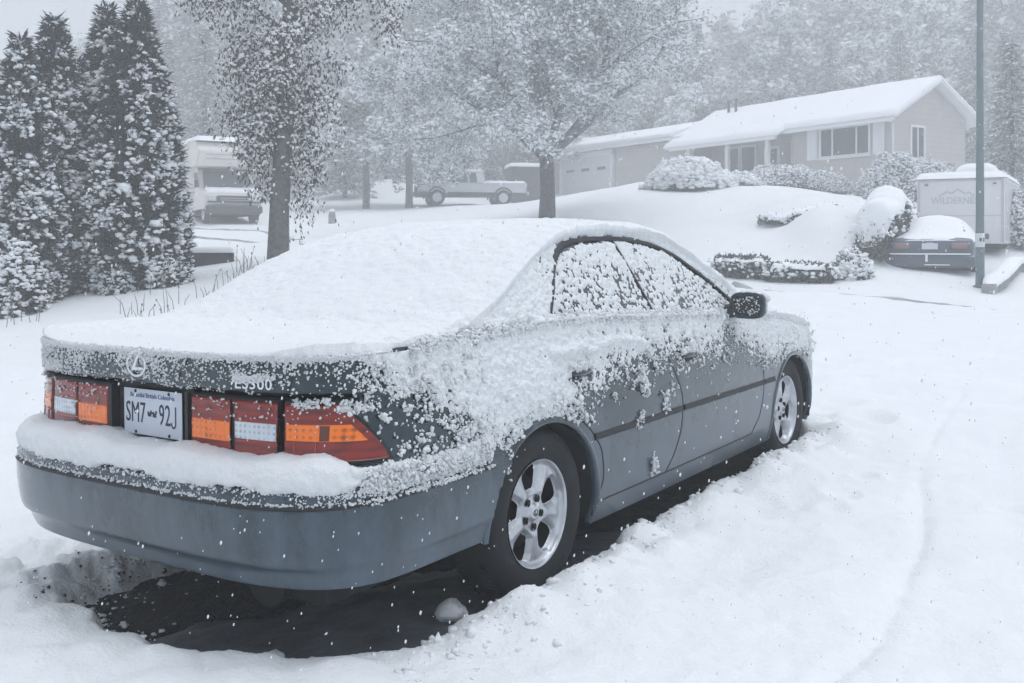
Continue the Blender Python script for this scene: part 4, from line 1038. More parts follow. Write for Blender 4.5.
# ridge on the bumper
nb, ns_ = 620, 46
ph = phis(240); xi, yi = contour(ph, np.full(240, .62), xrb, .0, 4.0); xs = np.linspace(XC, .80, 30)[1:]; xi = np.r_[xi, xs]; yi = np.r_[yi, -Wside(xs, np.full(29, .62))]
xi = np.r_[xi[::-1], xi[1:]]; yi = np.r_[-yi[::-1], yi[1:]]                       # left end .. centre .. right end
L = np.r_[0, np.cumsum(np.hypot(np.diff(xi), np.diff(yi)))]; s = np.linspace(0, L[-1], nb); C0 = np.stack([np.interp(s, L, xi), np.interp(s, L, yi)], -1)
T = np.gradient(C0, axis=0); T /= np.linalg.norm(T, axis=1, keepdims=True); O = np.stack([T[:, 1], -T[:, 0]], -1)    # outward
O = np.where(((C0 - np.array([1.0, 0])) * O).sum(1, keepdims=True) < 0, -O, O)
rear = sst(.26, .12, C0[:, 0])                                                       # 1 on the tail, 0 on the flanks
wob = fbm(np.c_[s * 7, 0 * s, 0 * s], 4, 77) - .5
# cross-section from the inner foot (against the lamps) over the crown to the drip line in front
inn = -(.135 * rear + .022 * (1 - rear)); hin = .070 * rear + .030 * (1 - rear)
tt = np.linspace(0, 1, ns_); prof_o = np.interp(tt, [0, .12, .35, .6, .75, .86, .94, 1], [0, .02, .40, .78, .97, 1.04, 1.03, .97]); prof_z = np.interp(tt, [0, .12, .35, .6, .75, .86, .94, 1], [.35, .95, 1.05, .92, .62, .15, -.35, -.75])
k3 = np.array([.25, .5, .25])
for _ in range(3):
    prof_o[1:-1] = np.convolve(prof_o, k3, 'valid'); prof_z[1:-1] = np.convolve(prof_z, k3, 'valid')
OFF = inn[:, None] + (0.004 - inn[:, None] + .012 * rear[:, None]) * prof_o[None]; Z = .630 + (hin * (1 + .5 * wob))[:, None] * prof_z[None].clip(0) + .036 * prof_z[None].clip(-1, 0) * (.8 + 1.2 * wob)[:, None]
OFF = OFF + (.012 * wob)[:, None] * (tt > .5)
G = np.stack([C0[:, None, 0] + O[:, None, 0] * OFF, C0[:, None, 1] + O[:, None, 1] * OFF, Z], -1)
cl = clumpy(G, 36, 80, 51); edgew = sst(.62, .92, tt)[None]
bm_n = grid_normals(G); out = np.sign((bm_n * np.concatenate([O, np.full((nb, 1), .6)], 1)[:, None]).sum(-1, keepdims=True)); bm_n = bm_n * out
ff = (rear[:, None] * .4 + .6 * (1 - rear[:, None]))
G = G + bm_n * ((.010 * (cl - .5) * (1 - edgew) + .030 * (cl - .48) * edgew) + (1 - rear[:, None]) * .045 * (cl - .50) + .012 * (fbm(G * 8, 3, 9) - .5))[..., None]
V, F = G.reshape(-1, 3), gridF(nb, ns_)
keepm = ((cl > .05 + .30 * edgew + .10 * (1 - rear[:, None])) & ~((C0[:, 0] > .74)[:, None] & (cl < .6))).ravel(); F = F[keepm[F].sum(1) >= 2]
Ps, Rs = [], []
n = 3600; i = rng.integers(0, nb, n); z = rng.normal(.598, .010, n) - .006 * rear[i]; o = .010 + woff(z.clip(.3, .62)); r = rng.uniform(.0025, .007, n)
Ps.append(np.stack([C0[i, 0] + O[i, 0] * .012, C0[i, 1] + O[i, 1] * .012, z], -1)); Rs.append(r)
n = 900; i = rng.integers(0, nb, n); z = rng.normal(.5725, .0035, n); Ps.append(np.stack([C0[i, 0] + O[i, 0] * .020 , C0[i, 1] + O[i, 1] * .020, z], -1)); Rs.append(rng.uniform(.003, .0065, n))
# clods along the right ledge up to the wheel
n = 620; i = rng.integers(int(nb * .80), nb, n); Ps.append(np.stack([C0[i, 0] + O[i, 0] * rng.uniform(-.01, .02, n), C0[i, 1] + O[i, 1] * rng.uniform(-.01, .02, n), rng.normal(.628, .018, n)], -1)); Rs.append(rng.uniform(.005, .012, n))
V3, F3 = clumps(*shatter(np.vstack(Ps), np.concatenate(Rs)), rough=.4)
mk('snow_ridge', np.vstack([V, V3]), [F, F3 + len(V)], M['car_snow'], CAR)
# snow on the door mirrors
for sgn, o in enumerate(MIR):
    s_ = -1 if sgn == 0 else 1; n = 240; u = rng.uniform(2.93, 3.06, n); y = .962 + rng.uniform(-.075, .075, n)
    z = .988 + .062 * (1 - ((y - .962) / .085) ** 4) * (1 - .35 * sst(2.98, 3.07, u)) + .004; V3, F3 = clumps(np.stack([u, s_ * y, z], -1), rng.uniform(.008, .015, n), squash=.9, rough=.3)
    mk('mirror_snow', V3, F3, M['car_snow'], o)
    n = 70; a = rng.random(n) * 6.28; q = rng.random(n) ** .4; V3, F3 = clumps(np.stack([0 * a + 2.929, s_ * (.962 + .066 * q * np.cos(a)), .988 + .046 * q * np.sin(a)], -1), rng.uniform(.002, .006, n)); mk('mirror_flecks', V3, F3, M['car_snow'], o)

# ------------------------------------------------------------------ materials of the place
M['cedar'] = mat('cedar foliage', (.008, .020, .023), .8, col2=(.026, .044, .044), vscale=4)
M['bark'] = mat('grey bark', (.085, .085, .085), .9, col2=(.17, .17, .17), vscale=14, bump=.6, bscale=30)
M['bark_dark'] = mat('dark bark', (.045, .043, .042), .9, col2=(.10, .095, .09), vscale=10)
M['leaf'] = mat('withered leaves', (.035, .035, .034), .8, col2=(.085, .070, .066), vscale=3)
M['leaf_grey'] = mat('frosted hazed leaves', (.22, .245, .25), .8, col2=(.40, .425, .43), vscale=3)  # pale from frost, plus some distance haze put into the colour
M['conifer'] = mat('conifer foliage', (.20, .225, .23), .85, col2=(.33, .355, .36), vscale=2)  # whitened: frost dusting, and far haze painted into the foliage colour
M['bark_frost'] = mat('frosted bark', (.10, .105, .11), .9, col2=(.34, .36, .38), vscale=9)
M['hedge'] = mat('hedge leaves', (.035, .05, .045), .8, col2=(.08, .095, .085), vscale=5)
M['twig'] = mat('bare twigs', (.16, .155, .15), .9, col2=(.28, .275, .27), vscale=5)
M['siding'] = mat('pale siding', (.50, .475, .455), .7, var=.04, vscale=2)
M['siding_white'] = mat('white siding', (.66, .66, .66), .6, var=.03)
M['white_paint'] = mat('white painted wood', (.76, .77, .78), .5, var=.02)
M['concrete'] = mat('concrete', (.30, .30, .30), .85, var=.15, vscale=5)
M['pane'] = mat('window pane', (.05, .06, .07), .08, spec=.6)
M['curtain'] = mat('dark interior', (.10, .105, .11), .8, var=.25, vscale=2)
M['pole'] = mat('galvanised pole', (.115, .165, .185), .55, .3, var=.12, vscale=6)
M['tape'] = mat('pale band', (.62, .64, .66), .6)
M['rv_body'] = mat('cream coach body', (.70, .68, .64), .4, var=.03)
M['rv_stripe'] = mat('faded stripe', (.42, .44, .48), .5)
M['dark_plastic'] = mat('dark plastic', (.045, .05, .055), .5, var=.2)
M['far_glass'] = mat('vehicle glass', (.10, .12, .14), .08, spec=.6)
M['silver'] = mat('silver truck paint', (.52, .54, .56), .35, .3, var=.04)
M['blue_car'] = mat('slate blue car paint', (.085, .105, .135), .45, .3, coat=.2)
M['far_red'] = mat('far tail lamp', (.26, .15, .16), .3)
M['trailer'] = mat('trailer skin', (.72, .72, .73), .45, var=.02)
M['trailer_grey'] = mat('trailer side', (.50, .51, .53), .5, var=.04)
M['sign_grey'] = mat('faded lettering', (.50, .52, .56), .6)
M['culvert'] = mat('dark culvert wall', (.05, .055, .06), .9, var=.3)

def leafquads(P, D, Ln, Wd, k=1):
    """small pointed leaves at P along direction D (n,3); returns quads"""
    n = len(P); D = D / (np.linalg.norm(D, axis=1, keepdims=True) + 1e-9)
    A = np.cross(D, rng.normal(size=(n, 3))); A /= np.linalg.norm(A, axis=1, keepdims=True) + 1e-9
    Ln = np.broadcast_to(Ln, (n,))[:, None]; Wd = np.broadcast_to(Wd, (n,))[:, None]
    V = np.stack([P, P + D * Ln * .45 + A * Wd, P + D * Ln, P + D * Ln * .45 - A * Wd], 1).reshape(-1, 3)
    return V, np.arange(4 * n).reshape(n, 4)
def unit(n):
    v = rng.normal(size=(n, 3)); return v / np.linalg.norm(v, axis=1, keepdims=True)
def put_on_ground(o, X, Y, sink=.05):
    o.location = (X, Y, float(ground_z(np.array([X]), np.array([Y]))[0]) - sink); return o
def gz(X, Y): return float(ground_z(np.array([float(X)]), np.array([float(Y)]))[0])

# ------------------------------------------------------------------ snow-laden cedars on the left
def make_cedar(name, H, Rm, seed, label, cat='tree', group='columnar cedars on the left bank'):
    global rng
    rng = np.random.default_rng(seed); root = empty(name, label=label, cat=cat, group=group)
    mb = MB(); mb.tube([(0, 0, -.3), (.02, 0, H * .3), (0, .02, H * .62), (0, 0, H * .93)], [.09, .075, .05, .012], 8); mb.build('trunk', M['bark_dark'], root, smooth=True)
    def rad(h, a):
        f = h / H; prof = np.interp(f, [0, .04, .15, .35, .55, .75, .9, 1], [.72, .86, 1, .93, .73, .46, .21, .03]) * Rm * .90
        lob = .80 + .40 * fbm(np.stack([np.cos(a) * 1.6 + seed, np.sin(a) * 1.6, h * 1.5], -1), 3, seed); return prof * lob
    # dense inner body of dark foliage
    na, nh = 36, 60; a = np.linspace(0, 2 * np.pi, na, endpoint=False); h = np.linspace(.02, H * .90, nh); A, Hh = np.meshgrid(a, h)
    rr = rad(Hh, A) * .62 * (1 + .25 * (rng.random(A.shape) - .5)); V0 = np.stack([rr * np.cos(A), rr * np.sin(A), Hh], -1).reshape(-1, 3); F0 = gridF(nh, na, True)
    n = int(5200 * H / 5); hh = H * (1 - (1 - rng.random(n) * .999) ** .62); hh = np.clip(hh, .05, H); aa = rng.random(n) * 6.283
    rr = rad(hh, aa) * rng.uniform(.72, 1.05, n); P = np.stack([rr * np.cos(aa), rr * np.sin(aa), hh], -1)
    out = np.stack([np.cos(aa), np.sin(aa), 0 * aa], -1)
    Vs, Fs, o = [V0], [F0], len(V0)
    for k in range(4):
        D = out * rng.uniform(.35, .9, (n, 1)) + np.array([0, 0, 1]) * rng.uniform(-.55, .75, (n, 1)) + .45 * unit(n)
        V, F = leafquads(P + .03 * unit(n), D, rng.uniform(.10, .24, n), rng.uniform(.012, .028, n)); Vs.append(V); Fs.append(F + o); o += len(V)
    mk('crown', np.vstack(Vs), np.vstack(Fs), M['cedar'], root, smooth=False)
    # snow lodged on the ends of the sprays
    n = int(1550 * H / 5); hh = H * (1 - (1 - rng.random(n) * .999) ** .62); aa = rng.random(n) * 6.283
    patch = fbm(np.stack([np.cos(aa) * 2.2, np.sin(aa) * 2.2, hh * 2.4], -1), 3, seed + 3); kp_ = rng.random(n) < sst(.28, .55, patch) * 1.4 * np.interp(hh / H, [0, .25, .5, 1], [.55, .75, 1, 1]); hh, aa = hh[kp_], aa[kp_]; n = len(hh)
    rr = rad(hh, aa) * rng.uniform(.93, 1.08, n); P = np.stack([rr * np.cos(aa), rr * np.sin(aa), hh + .02], -1)
    Pm, Rm_ = [P], [rng.uniform(.025, .070, n)]
    for k in range(3):
        if k == 0: q = rng.random(n) < .07; Pm.append(P[q] + np.array([0, 0, -.02])); Rm_.append(rng.uniform(.07, .115, q.sum()))
        Pm.append(P + np.stack([np.cos(aa), np.sin(aa), -.55 + 0 * aa], -1) * rng.uniform(-.02, .13, (n, 1)) + rng.normal(0, .035, (n, 3))); Rm_.append(rng.uniform(.015, .052, n))
    V, F = clumps(np.vstack(Pm), np.concatenate(Rm_), squash=.62, rough=.4); mk('branch_snow', V, F, M['tree_snow'], root)
    return root
def at_px(o, u, d, v=None, sink=.08):
    X = (u - 512) / FPX * d; o.location = (X, d, gz(X, d) - sink); return o
ced = [(21, 15.6, 35, .62, 'snow-laden dark cedar at the far left edge, the shortest of the row'), (54, 16.3, 14, .66, 'snow-laden dark cedar second from the left end of the row'),
       (107, 16.9, 6, .70, 'snow-laden dark cedar just left of the tallest one'), (136, 16.6, 0, .86, 'tallest and widest snow-laden cedar, nearest the camper van'),
       (77, 17.6, 60, .6, 'low snow-laden cedar top half hidden between the taller ones'), (-42, 15.4, 20, .75, 'snow-laden cedar cut off by the left border of the view')]
for k, (u, d, vt, rm, lb) in enumerate(ced):
    X = (u - 512) / FPX * d; zt = EYE - (vt - HOR) / FPX * d; g = gz(X, d); at_px(make_cedar('cedar_tree', zt - g + .1, rm, 100 + k, lb), u, d)
def make_shrub(name, seed, Rx, H, label, cat='shrub', leaf='cedar', n=900, snow=.5, group=None, stems=True, lq=(.05, .11), sq=.05, sk=.6, drape=0.0):
    """loose shrub: stems, leaf sprays through its volume and snow on top of them"""
    global rng
    rng = np.random.default_rng(seed); root = empty(name, label=label, cat=cat, group=group)
    mb = MB()
    for k in range(9):
        a = rng.random() * 6.28; q = rng.uniform(.3, .9); mb.tube([(.05 * math.cos(a), .05 * math.sin(a), -.15), (Rx * q * .5 * math.cos(a), Rx * q * .5 * math.sin(a), H * .45), (Rx * q * math.cos(a), Rx * q * math.sin(a), H * rng.uniform(.6, .9))], [.018, .012, .004], 5, False)
    mb.build('stem', M['bark_dark'], root, smooth=True)
    u = unit(n); u[:, 2] = np.abs(u[:, 2]); q = rng.random(n) ** .38; lob = .75 + .5 * fbm(u * 2.2 + seed, 3, seed); P = u * (q * lob)[:, None] * np.array([Rx, Rx, H]); P[:, 2] = np.maximum(P[:, 2], .02)
    Vs, Fs, o = [], [], 0
    for k in range(3):
        V, F = leafquads(P + .04 * unit(n), u * .6 + np.array([0, 0, .25]) + .7 * unit(n), rng.uniform(*lq, n), rng.uniform(.3, .5, n) * lq[0] * .8); Vs.append(V); Fs.append(F + o); o += len(V)
    mk('crown', np.vstack(Vs), np.vstack(Fs), M[leaf], root, smooth=False)
    m_ = int(n * snow)
    if m_:
        u = unit(m_); u[:, 2] = np.abs(u[:, 2]) ** .7; u /= np.linalg.norm(u, axis=1, keepdims=True); lob = .75 + .5 * fbm(u * 2.2 + seed, 3, seed); P = u * (lob * rng.uniform(.9, 1.05, m_))[:, None] * np.array([Rx, Rx, H])
        V, F = clumps(P, rng.uniform(.5, 1.2, m_) * sq, squash=sk, rough=.4); mk('snow_cap', V, F, M['tree_snow'], root)
    return root
at_px(make_shrub('young_cedar', 201, .38, 1.15, 'small snowy cedar shrub in front of the tall row, beside the left border', 'shrub', n=1500, snow=.45, sq=.05), 18, 14.8)
at_px(make_shrub('young_cedar', 202, .35, .55, 'low snowy shrub at the foot of the tallest cedar', 'shrub', n=700, snow=.6, sq=.04), 166, 16.1)
at_px(make_shrub('young_cedar', 203, .30, .45, 'low snowy shrub below the second cedar of the row', 'shrub', n=600, snow=.6, sq=.04), 118, 15.9)
# dry grass and weed stalks poking out of the bank
def weeds():
    mb = MB(); rg = np.random.default_rng(5)
    for (u, d, hh, n) in [(9, 13.6, .45, 4), (28, 13.4, .35, 3), (40, 13.8, .3, 3), (130, 13.5, .28, 5), (140, 12.5, .32, 7), (172, 13.5, .34, 5), (205, 14.2, .3, 6), (230, 15, .34, 8), (262, 16, .35, 8), (215, 12.5, .24, 4), (185, 11.5, .25, 4), (246, 16.5, .4, 10), (100, 11, .2, 3), (150, 15.5, .4, 5)]:
        for k in range(n):
            X = (u - 512) / FPX * d + rg.normal(0, .14); Y = d + rg.normal(0, .2); z = gz(X, Y); a = rg.random() * 6.28; l = hh * rg.uniform(.5, 1.1); b = rg.uniform(.1, .6)
            mb.tube([(X, Y, z - .03), (X + .3 * b * l * math.cos(a), Y + .3 * b * l * math.sin(a), z + l * .6), (X + b * l * math.cos(a), Y + b * l * math.sin(a), z + l)], [.006, .005, .003], 4, False)
            if rg.random() < .25:
                V, F = BALL_V * np.array([.012, .012, .02]) + np.array([X + b * l * math.cos(a), Y + b * l * math.sin(a), z + l]), BALL_F; mb.add(V, F)
    o = mb.build('dry_grass', M['twig'], smooth=True); tag(o, 'dry grass and weed stalks poking through the snowy bank below the cedars', 'grass', kind='stuff')
weeds()

# ------------------------------------------------------------------ leafy trees
def branches(mb, p, d, L, r, depth, tips, spread=.6, up=.15, kids=3, minr=.004, taper=.6, nseg=5, sides=(8, 7, 5, 4, 4, 3)):
    pts = [p]; q = p.copy(); dd = d / np.linalg.norm(d)
    for k in range(nseg):
        dd = dd + rng.normal(0, .10, 3) + np.array([0, 0, up * .12]); dd /= np.linalg.norm(dd); q = q + dd * L / nseg; pts.append(q.copy())
    rr = np.linspace(r, r * taper, len(pts)); mb.tube(pts, rr, sides[min(depth, 5)], False)
    for k, pt in enumerate(pts[1:]):
        if depth >= 2: tips.append((pt, dd.copy(), depth))
    if depth >= 4 or r * taper < minr: return
    for k in range(kids + (1 if depth == 0 else 0)):
        i = rng.integers(2, len(pts)); a = rng.normal(size=3); a -= (a @ dd) * dd; a /= np.linalg.norm(a)
        nd = dd * (1 - spread * .55) + a * spread + np.array([0, 0, up]); branches(mb, pts[i], nd, L * rng.uniform(.55, .8), r * taper * rng.uniform(.5, .75), depth + 1, tips, spread, up, kids, minr, taper, nseg, sides)
    branches(mb, pts[-1], dd + .2 * rng.normal(size=3), L * .72, r * taper, depth + 1, tips, spread, up, kids, minr, taper, nseg, sides)

def tree_trunk_near():
    """the slender tree behind the car's left shoulder, hung with drooping withered leaves"""
    global rng
    rng = np.random.default_rng(301); d = 17.0
    root = empty('leafy_tree', label='slender grey-barked tree hung with drooping withered leaves, between camper van and car roof', cat='tree')
    mb = MB(); mb.tube([(.02, 0, -.3), (.0, 0, .1), (.02, 0, .9), (.07, 0, 1.8), (.14, .0, 3.0), (.20, .02, 4.2), (.22, .02, 5.6), (.2, 0, 7.2)], [.24, .19, .165, .155, .15, .13, .11, .05], 14); tr = mb.build('trunk', M['bark'], root, smooth=True)
    mb = MB(); C = []
    limbs = [((.10, 0, 2.2), (-.62, .1, 2.75)), ((.1, 0, 2.3), (.75, -.2, 2.9)), ((.14, 0, 2.7), (-.55, -.3, 3.4)), ((.14, 0, 2.9), (.85, .2, 3.6)), ((.17, 0, 3.3), (-.75, .2, 3.9)), ((.18, 0, 3.5), (.70, -.3, 4.3)), ((.2, 0, 3.9), (-1.15, 0, 4.75)), ((.2, 0, 4.0), (1.6, .1, 4.6)),
             ((.2, 0, 4.3), (2.0, -.2, 5.1)), ((.2, 0, 4.4), (-1.3, -.2, 5.3)), ((.2, 0, 4.9), (.9, .5, 5.7)), ((.2, 0, 5.2), (-.8, -.4, 6.0)), ((.12, 0, 1.9), (.5, .35, 2.2)), ((.12, 0, 2.0), (-.45, -.35, 2.3)), ((.2, 0, 5.6), (1.4, 0, 6.3)), ((.2, 0, 6.0), (-1.2, 0, 6.6)), ((.12, 0, 2.5), (.1, -.6, 3.0)), ((.16, 0, 3.2), (.2, -.7, 3.8))]
    for a, b in limbs:
        a, b = np.array(a), np.array(b); mid = (a + b) / 2 + np.array([0, 0, .18]); end = b + (b - a) * .25 + np.array([0, 0, -.35]); mb.tube([a, mid, b, end], [.045, .03, .016, .006], 6, False)
        for s in np.linspace(.25, 1.0, 7): C.append(a + (b - a) * s + rng.normal(0, .14, 3))
        for s in (.4, .9): C.append(b + (end - b) * s)
    for c_ in list(C):
        for k in range(3):
            e = c_ + rng.normal(0, .16, 3) + np.array([0, 0, -.12]); mb.tube([c_ + np.array([0, 0, .06]), (c_ + e) / 2 + np.array([0, 0, .05]), e], [.007, .005, .003], 4, False)
    mb.build('branch', M['bark'], root, smooth=True)
    C = np.array(C)
    Vs, Fs, o = [], [], 0; sp, sr = [], []
    for c_ in C:
        if c_[2] < 1.0 or rng.random() < .33: continue
        n = rng.integers(60, 100); P = c_ + rng.normal(0, 1, (n, 3)) * np.array([.14, .16, .16]) + np.array([0, 0, -.05]); D = np.array([0, 0, -1]) + .75 * unit(n)
        V, F = leafquads(P, D, rng.uniform(.05, .115, n), rng.uniform(.011, .022, n)); Vs.append(V); Fs.append(F + o); o += len(V)
        m_ = int(n * 1.1); i = rng.integers(0, n, m_); sp.append(P[i] + np.array([0, -.02, .03])); sr.append(rng.uniform(.012, .034, m_))
    # leaves hugging the trunk and hanging clusters low on both sides
    for (x, z, n) in [(-.33, 1.55, 60), (-.38, 1.9, 70), (-.40, 2.3, 80), (.45, 1.3, 40), (.42, 1.0, 26), (.50, .75, 14), (.62, 1.75, 50), (-.2, 1.3, 30), (.5, 2.2, 80), (.55, 2.6, 80), (-.5, 2.7, 80), (-.42, 3.2, 80), (.55, 3.1, 80), (.5, 1.6, 60), (-.45, 3.7, 70), (-1.15, 4.55, 40), (-1.1, 4.3, 24), (1.75, 4.3, 60), (1.9, 4.0, 30), (-.05, 2.4, 40), (.0, 3.4, 60), (.05, 3.9, 60), (.98, 2.2, 16)]:
        P = np.array([x, 0, z]) + rng.normal(0, 1, (n, 3)) * np.array([.13, .2, .22]); n2 = n * 2; P = np.vstack([P, P + rng.normal(0, .05, P.shape)]); V, F = leafquads(P, np.array([0, 0, -1]) + .65 * unit(n2), rng.uniform(.05, .115, n2), rng.uniform(.011, .022, n2)); n = n2; Vs.append(V); Fs.append(F + o); o += len(V)
        m_ = int(n * .8); i = rng.integers(0, n, m_); sp.append(P[i] + np.array([0, -.02, .03])); sr.append(rng.uniform(.012, .034, m_))
    mk('crown', np.vstack(Vs), np.vstack(Fs), M['leaf'], root, smooth=False)
    V, F = clumps(np.vstack(sp), np.concatenate(sr), squash=.7, rough=.45); mk('branch_snow', V, F, M['tree_snow'], root)
    at_px(root, 278, d, sink=.05)
tree_trunk_near()

def broad_tree(name, seed, d, u, H, trunk_h, r0, spreadL, label, nleaf, group=None, leaf='leaf_grey', lq=(.07, .15), snow=.8, dropx=0.0, kids=3):
    global rng
    rng = np.random.default_rng(seed); root = empty(name, label=label, cat='tree', group=group)
    tips = []; mb = MB()
    mb.tube([(0, 0, -.4), (0, 0, .05), (.02, 0, trunk_h * .4), (-.03, 0, trunk_h)], [r0 * 1.6, r0 * 1.18, r0, r0 * .9], 14, False)
    mb.build('trunk', M['bark'], root, smooth=True)
    mb = MB()
    for k in range(7):
        a = k * 2 * np.pi / 7 + rng.random() * .5; el = rng.uniform(.20, 1.15); dr = np.array([math.cos(a) * math.cos(el), math.sin(a) * math.cos(el), math.sin(el)])
        branches(mb, np.array([-.03, 0, trunk_h * rng.uniform(.82, 1.0)]), dr, spreadL * rng.uniform(.45, .6), r0 * .5, 1, tips, .65, .10, kids, .004, .62)
    branches(mb, np.array([-.03, 0, trunk_h]), np.array([.05, 0, 1]), spreadL * .6, r0 * .75, 1, tips, .7, .12, kids + 1, .004, .62)
    mb.build('branch', M['bark_frost'], root, smooth=True)
    TP = np.array([t[0] for t in tips]); i = rng.integers(0, len(TP), nleaf); sd_ = rng.uniform(.10, .34, (nleaf, 1)); P = TP[i] + unit(nleaf) * sd_
    V, F = leafquads(P, np.array([0, 0, -.5]) + unit(nleaf), rng.uniform(*lq, nleaf), rng.uniform(.22, .34, nleaf) * lq[1] * .9); mk('crown', V, F, M[leaf], root, smooth=False)
    m_ = int(nleaf * snow); i = rng.integers(0, len(TP), m_); P = TP[i] + unit(m_) * rng.uniform(.02, .30, (m_, 1)) + np.array([0, 0, .02])
    V, F = leafquads(P, unit(m_) * np.array([1, 1, .35]), rng.uniform(.9, 1.7, m_) * lq[1], rng.uniform(.24, .40, m_) * lq[1]); mk('branch_snow', V, F, M['tree_snow'], root, smooth=False)
    at_px(root, u, d, sink=.1); return root
broad_tree('maple_tree', 404, 28, 547, 8, 2.0, .21, 5.0, 'big round-crowned tree white with frost on the lawn, right of the silver pickup', 46000, snow=1.2, lq=(.045, .10))

# ------------------------------------------------------------------ lamp post, right edge
d = 20.5; X = (980 - 512) / FPX * d; g = gz(X, d)
root = empty('lamp_post', (X, d, g - .02), label='tall thin grey-green lamp post with a pale band, beside the parked blue car', cat='lamp post')
mb = MB(); mb.lathe([(.0, 9.0), (.048, 9.0), (.085, .5), (.088, 0), (.088, -.4)], 'z', n=20); mb.build('pole', M['pole'], root, smooth=True)
mb = MB(); mb.lathe([(.0, .07), (.10, .07), (.135, .05), (.14, .0), (.14, -.1)], 'z', n=20); mb.build('base_collar', M['pole'], root, smooth=True)
mb = MB(); mb.lathe([(.0, 1.12), (.088, 1.12), (.091, 1.11), (.091, .86), (.086, .84)], 'z', n=20); bd = mb.build('pale_band', M['tape'], root, smooth=True)
mb = MB(); mb.box((-.03, -.092, .99), (.05, .012, .07)); mb.box((.035, -.090, .985), (.022, .012, .08)); mb.build('band_mark', M['dark_plastic'], bd)
mb = MB(); mb.tube([(0, 0, 8.9), (-.4, -.5, 9.4), (-1.0, -1.2, 9.55)], [.045, .04, .035], 10); mb.build('arm', M['pole'], root, smooth=True)
mb = MB(); mb.tube([(-.95, -1.15, 9.54), (-1.15, -1.4, 9.53), (-1.45, -1.75, 9.5)], [.07, .12, .06], 10); mb.build('lamp_head', M['pole'], root, smooth=True)

# ------------------------------------------------------------------ the house on the hill
def lap(m, period):
    nt, N, L, b = nodes(m); tc = N.new('ShaderNodeTexCoord'); sp = N.new('ShaderNodeSeparateXYZ'); L.new(tc.outputs['Object'], sp.inputs[0])
    a = N.new('ShaderNodeMath'); a.operation = 'DIVIDE'; a.inputs[1].default_value = period; L.new(sp.outputs['Z'], a.inputs[0])
    f = N.new('ShaderNodeMath'); f.operation = 'FRACT'; L.new(a.outputs[0], f.inputs[0])
    bp = N.new('ShaderNodeBump'); bp.inputs['Strength'].default_value = .9; bp.inputs['Distance'].default_value = .05; bp.invert = True
    L.new(f.outputs[0], bp.inputs['Height']); L.new(bp.outputs[0], b.inputs['Normal'])
lap(M['siding'], .22); lap(M['siding_white'], .42)
HX, HY, HZ = 15.15, 40.0, 2.4
house = empty('house', (HX, HY, HZ), math.atan2(-.849, .528), 'pale clapboard bungalow with snow-covered gable roof and columned porch on the hill', 'house')
GW, LEN, PO0, PO1, REC = 4.6, 12.3, 5.3, 11.7, 1.3
ez, rz_ = 6.55 - HZ, 7.85 - HZ; fl = 3.5 - HZ
wl = MB()
wl.box((-PO0 / 2, .1, (fl + ez) / 2), (PO0, .2, ez - fl)); wl.box((-(PO1 + LEN) / 2, .1, ez / 2), (LEN - PO1, .2, ez)); wl.box((-(PO0 + PO1) / 2, REC + .1, ez / 2), (PO1 - PO0 + .2, .2, ez))
wl.box((-PO0 + .1, REC / 2 + .05, ez / 2), (.2, REC - .1, ez)); wl.box((-PO1 - .1, REC / 2 + .05, ez / 2), (.2, REC - .1, ez))
wl.prism([(0.002, fl), (GW, fl), (GW, ez), (GW / 2, rz_ - .12), (0.002, ez)], 'x', -.2, .003); wl.box((-LEN / 2, GW - .1, ez / 2), (LEN - .5, .2, ez)); wl.prism([(0.2, 0), (GW, 0), (GW, ez), (GW / 2, rz_ - .12), (0.2, ez)], 'x', -LEN, -LEN + .2)
wl.build('wall', M['siding'], house)
mb = MB(); mb.box((-PO0 / 2, .16, fl / 2 - .6), (PO0 - .05, .18, fl + 1.2)); mb.box((-.13, GW / 2 + .05, fl / 2 - .6), (.18, GW - .1, fl + 1.2)); mb.build('foundation', M['concrete'], house)
sl = math.hypot(GW / 2 + .6, (rz_ - ez) * (1 + .6 / (GW / 2)))
def roof_slabs(name, x0, x1, of, ob, th, lift, m, par, rnd=0.0, ns=26, nl=90, jit=0.0):
    """two slopes as one folded sheet with thickness"""
    k = (rz_ - ez) / (GW / 2); ys = np.r_[np.linspace(-of, GW / 2, ns), np.linspace(GW / 2, GW + ob, ns)[1:]]
    zs = ez + k * np.minimum(ys, GW - ys) + lift; xs = np.linspace(x0, x1, nl); Xg, Yg = np.meshgrid(xs, ys, indexing='ij'); Zg = np.broadcast_to(zs, Xg.shape).copy()
    top = Zg + th
    if rnd:
        ed = np.minimum(np.minimum(Xg - x0, x1 - Xg), np.minimum(Yg + of, GW + ob - Yg)); top = Zg + th * np.sqrt(np.clip(1 - (1 - (ed / rnd).clip(0, 1)) ** 2, 0, 1)) + .02
        top += (fbm(np.stack([Xg * .8, Yg * 1.2, 0 * Xg], -1), 3, 4) - .5) * jit * (ed / rnd).clip(0, 1)
    V = np.vstack([np.stack([Xg, Yg, top], -1).reshape(-1, 3), np.stack([Xg, Yg, Zg], -1).reshape(-1, 3)]); n = Xg.size; F = gridF(nl, 2 * ns - 1); i = np.arange(n).reshape(Xg.shape); S_ = []
    for e in (i[0], i[-1], i[:, 0], i[:, -1]): S_.append(np.stack([e[:-1], e[1:], e[1:] + n, e[:-1] + n], 1))
    return mk(name, V, np.vstack([F, F[:, ::-1] + n] + S_), m, par, smooth=bool(rnd))
rf = roof_slabs('roof', -PO0, .5, .6, .55, .11, 0, M['white_paint'], house)
roof_slabs('roof_snow', -PO0 - .2, .54,   .66, .6, .19, .112, M['tree_snow'], rf, rnd=.22, jit=.10)
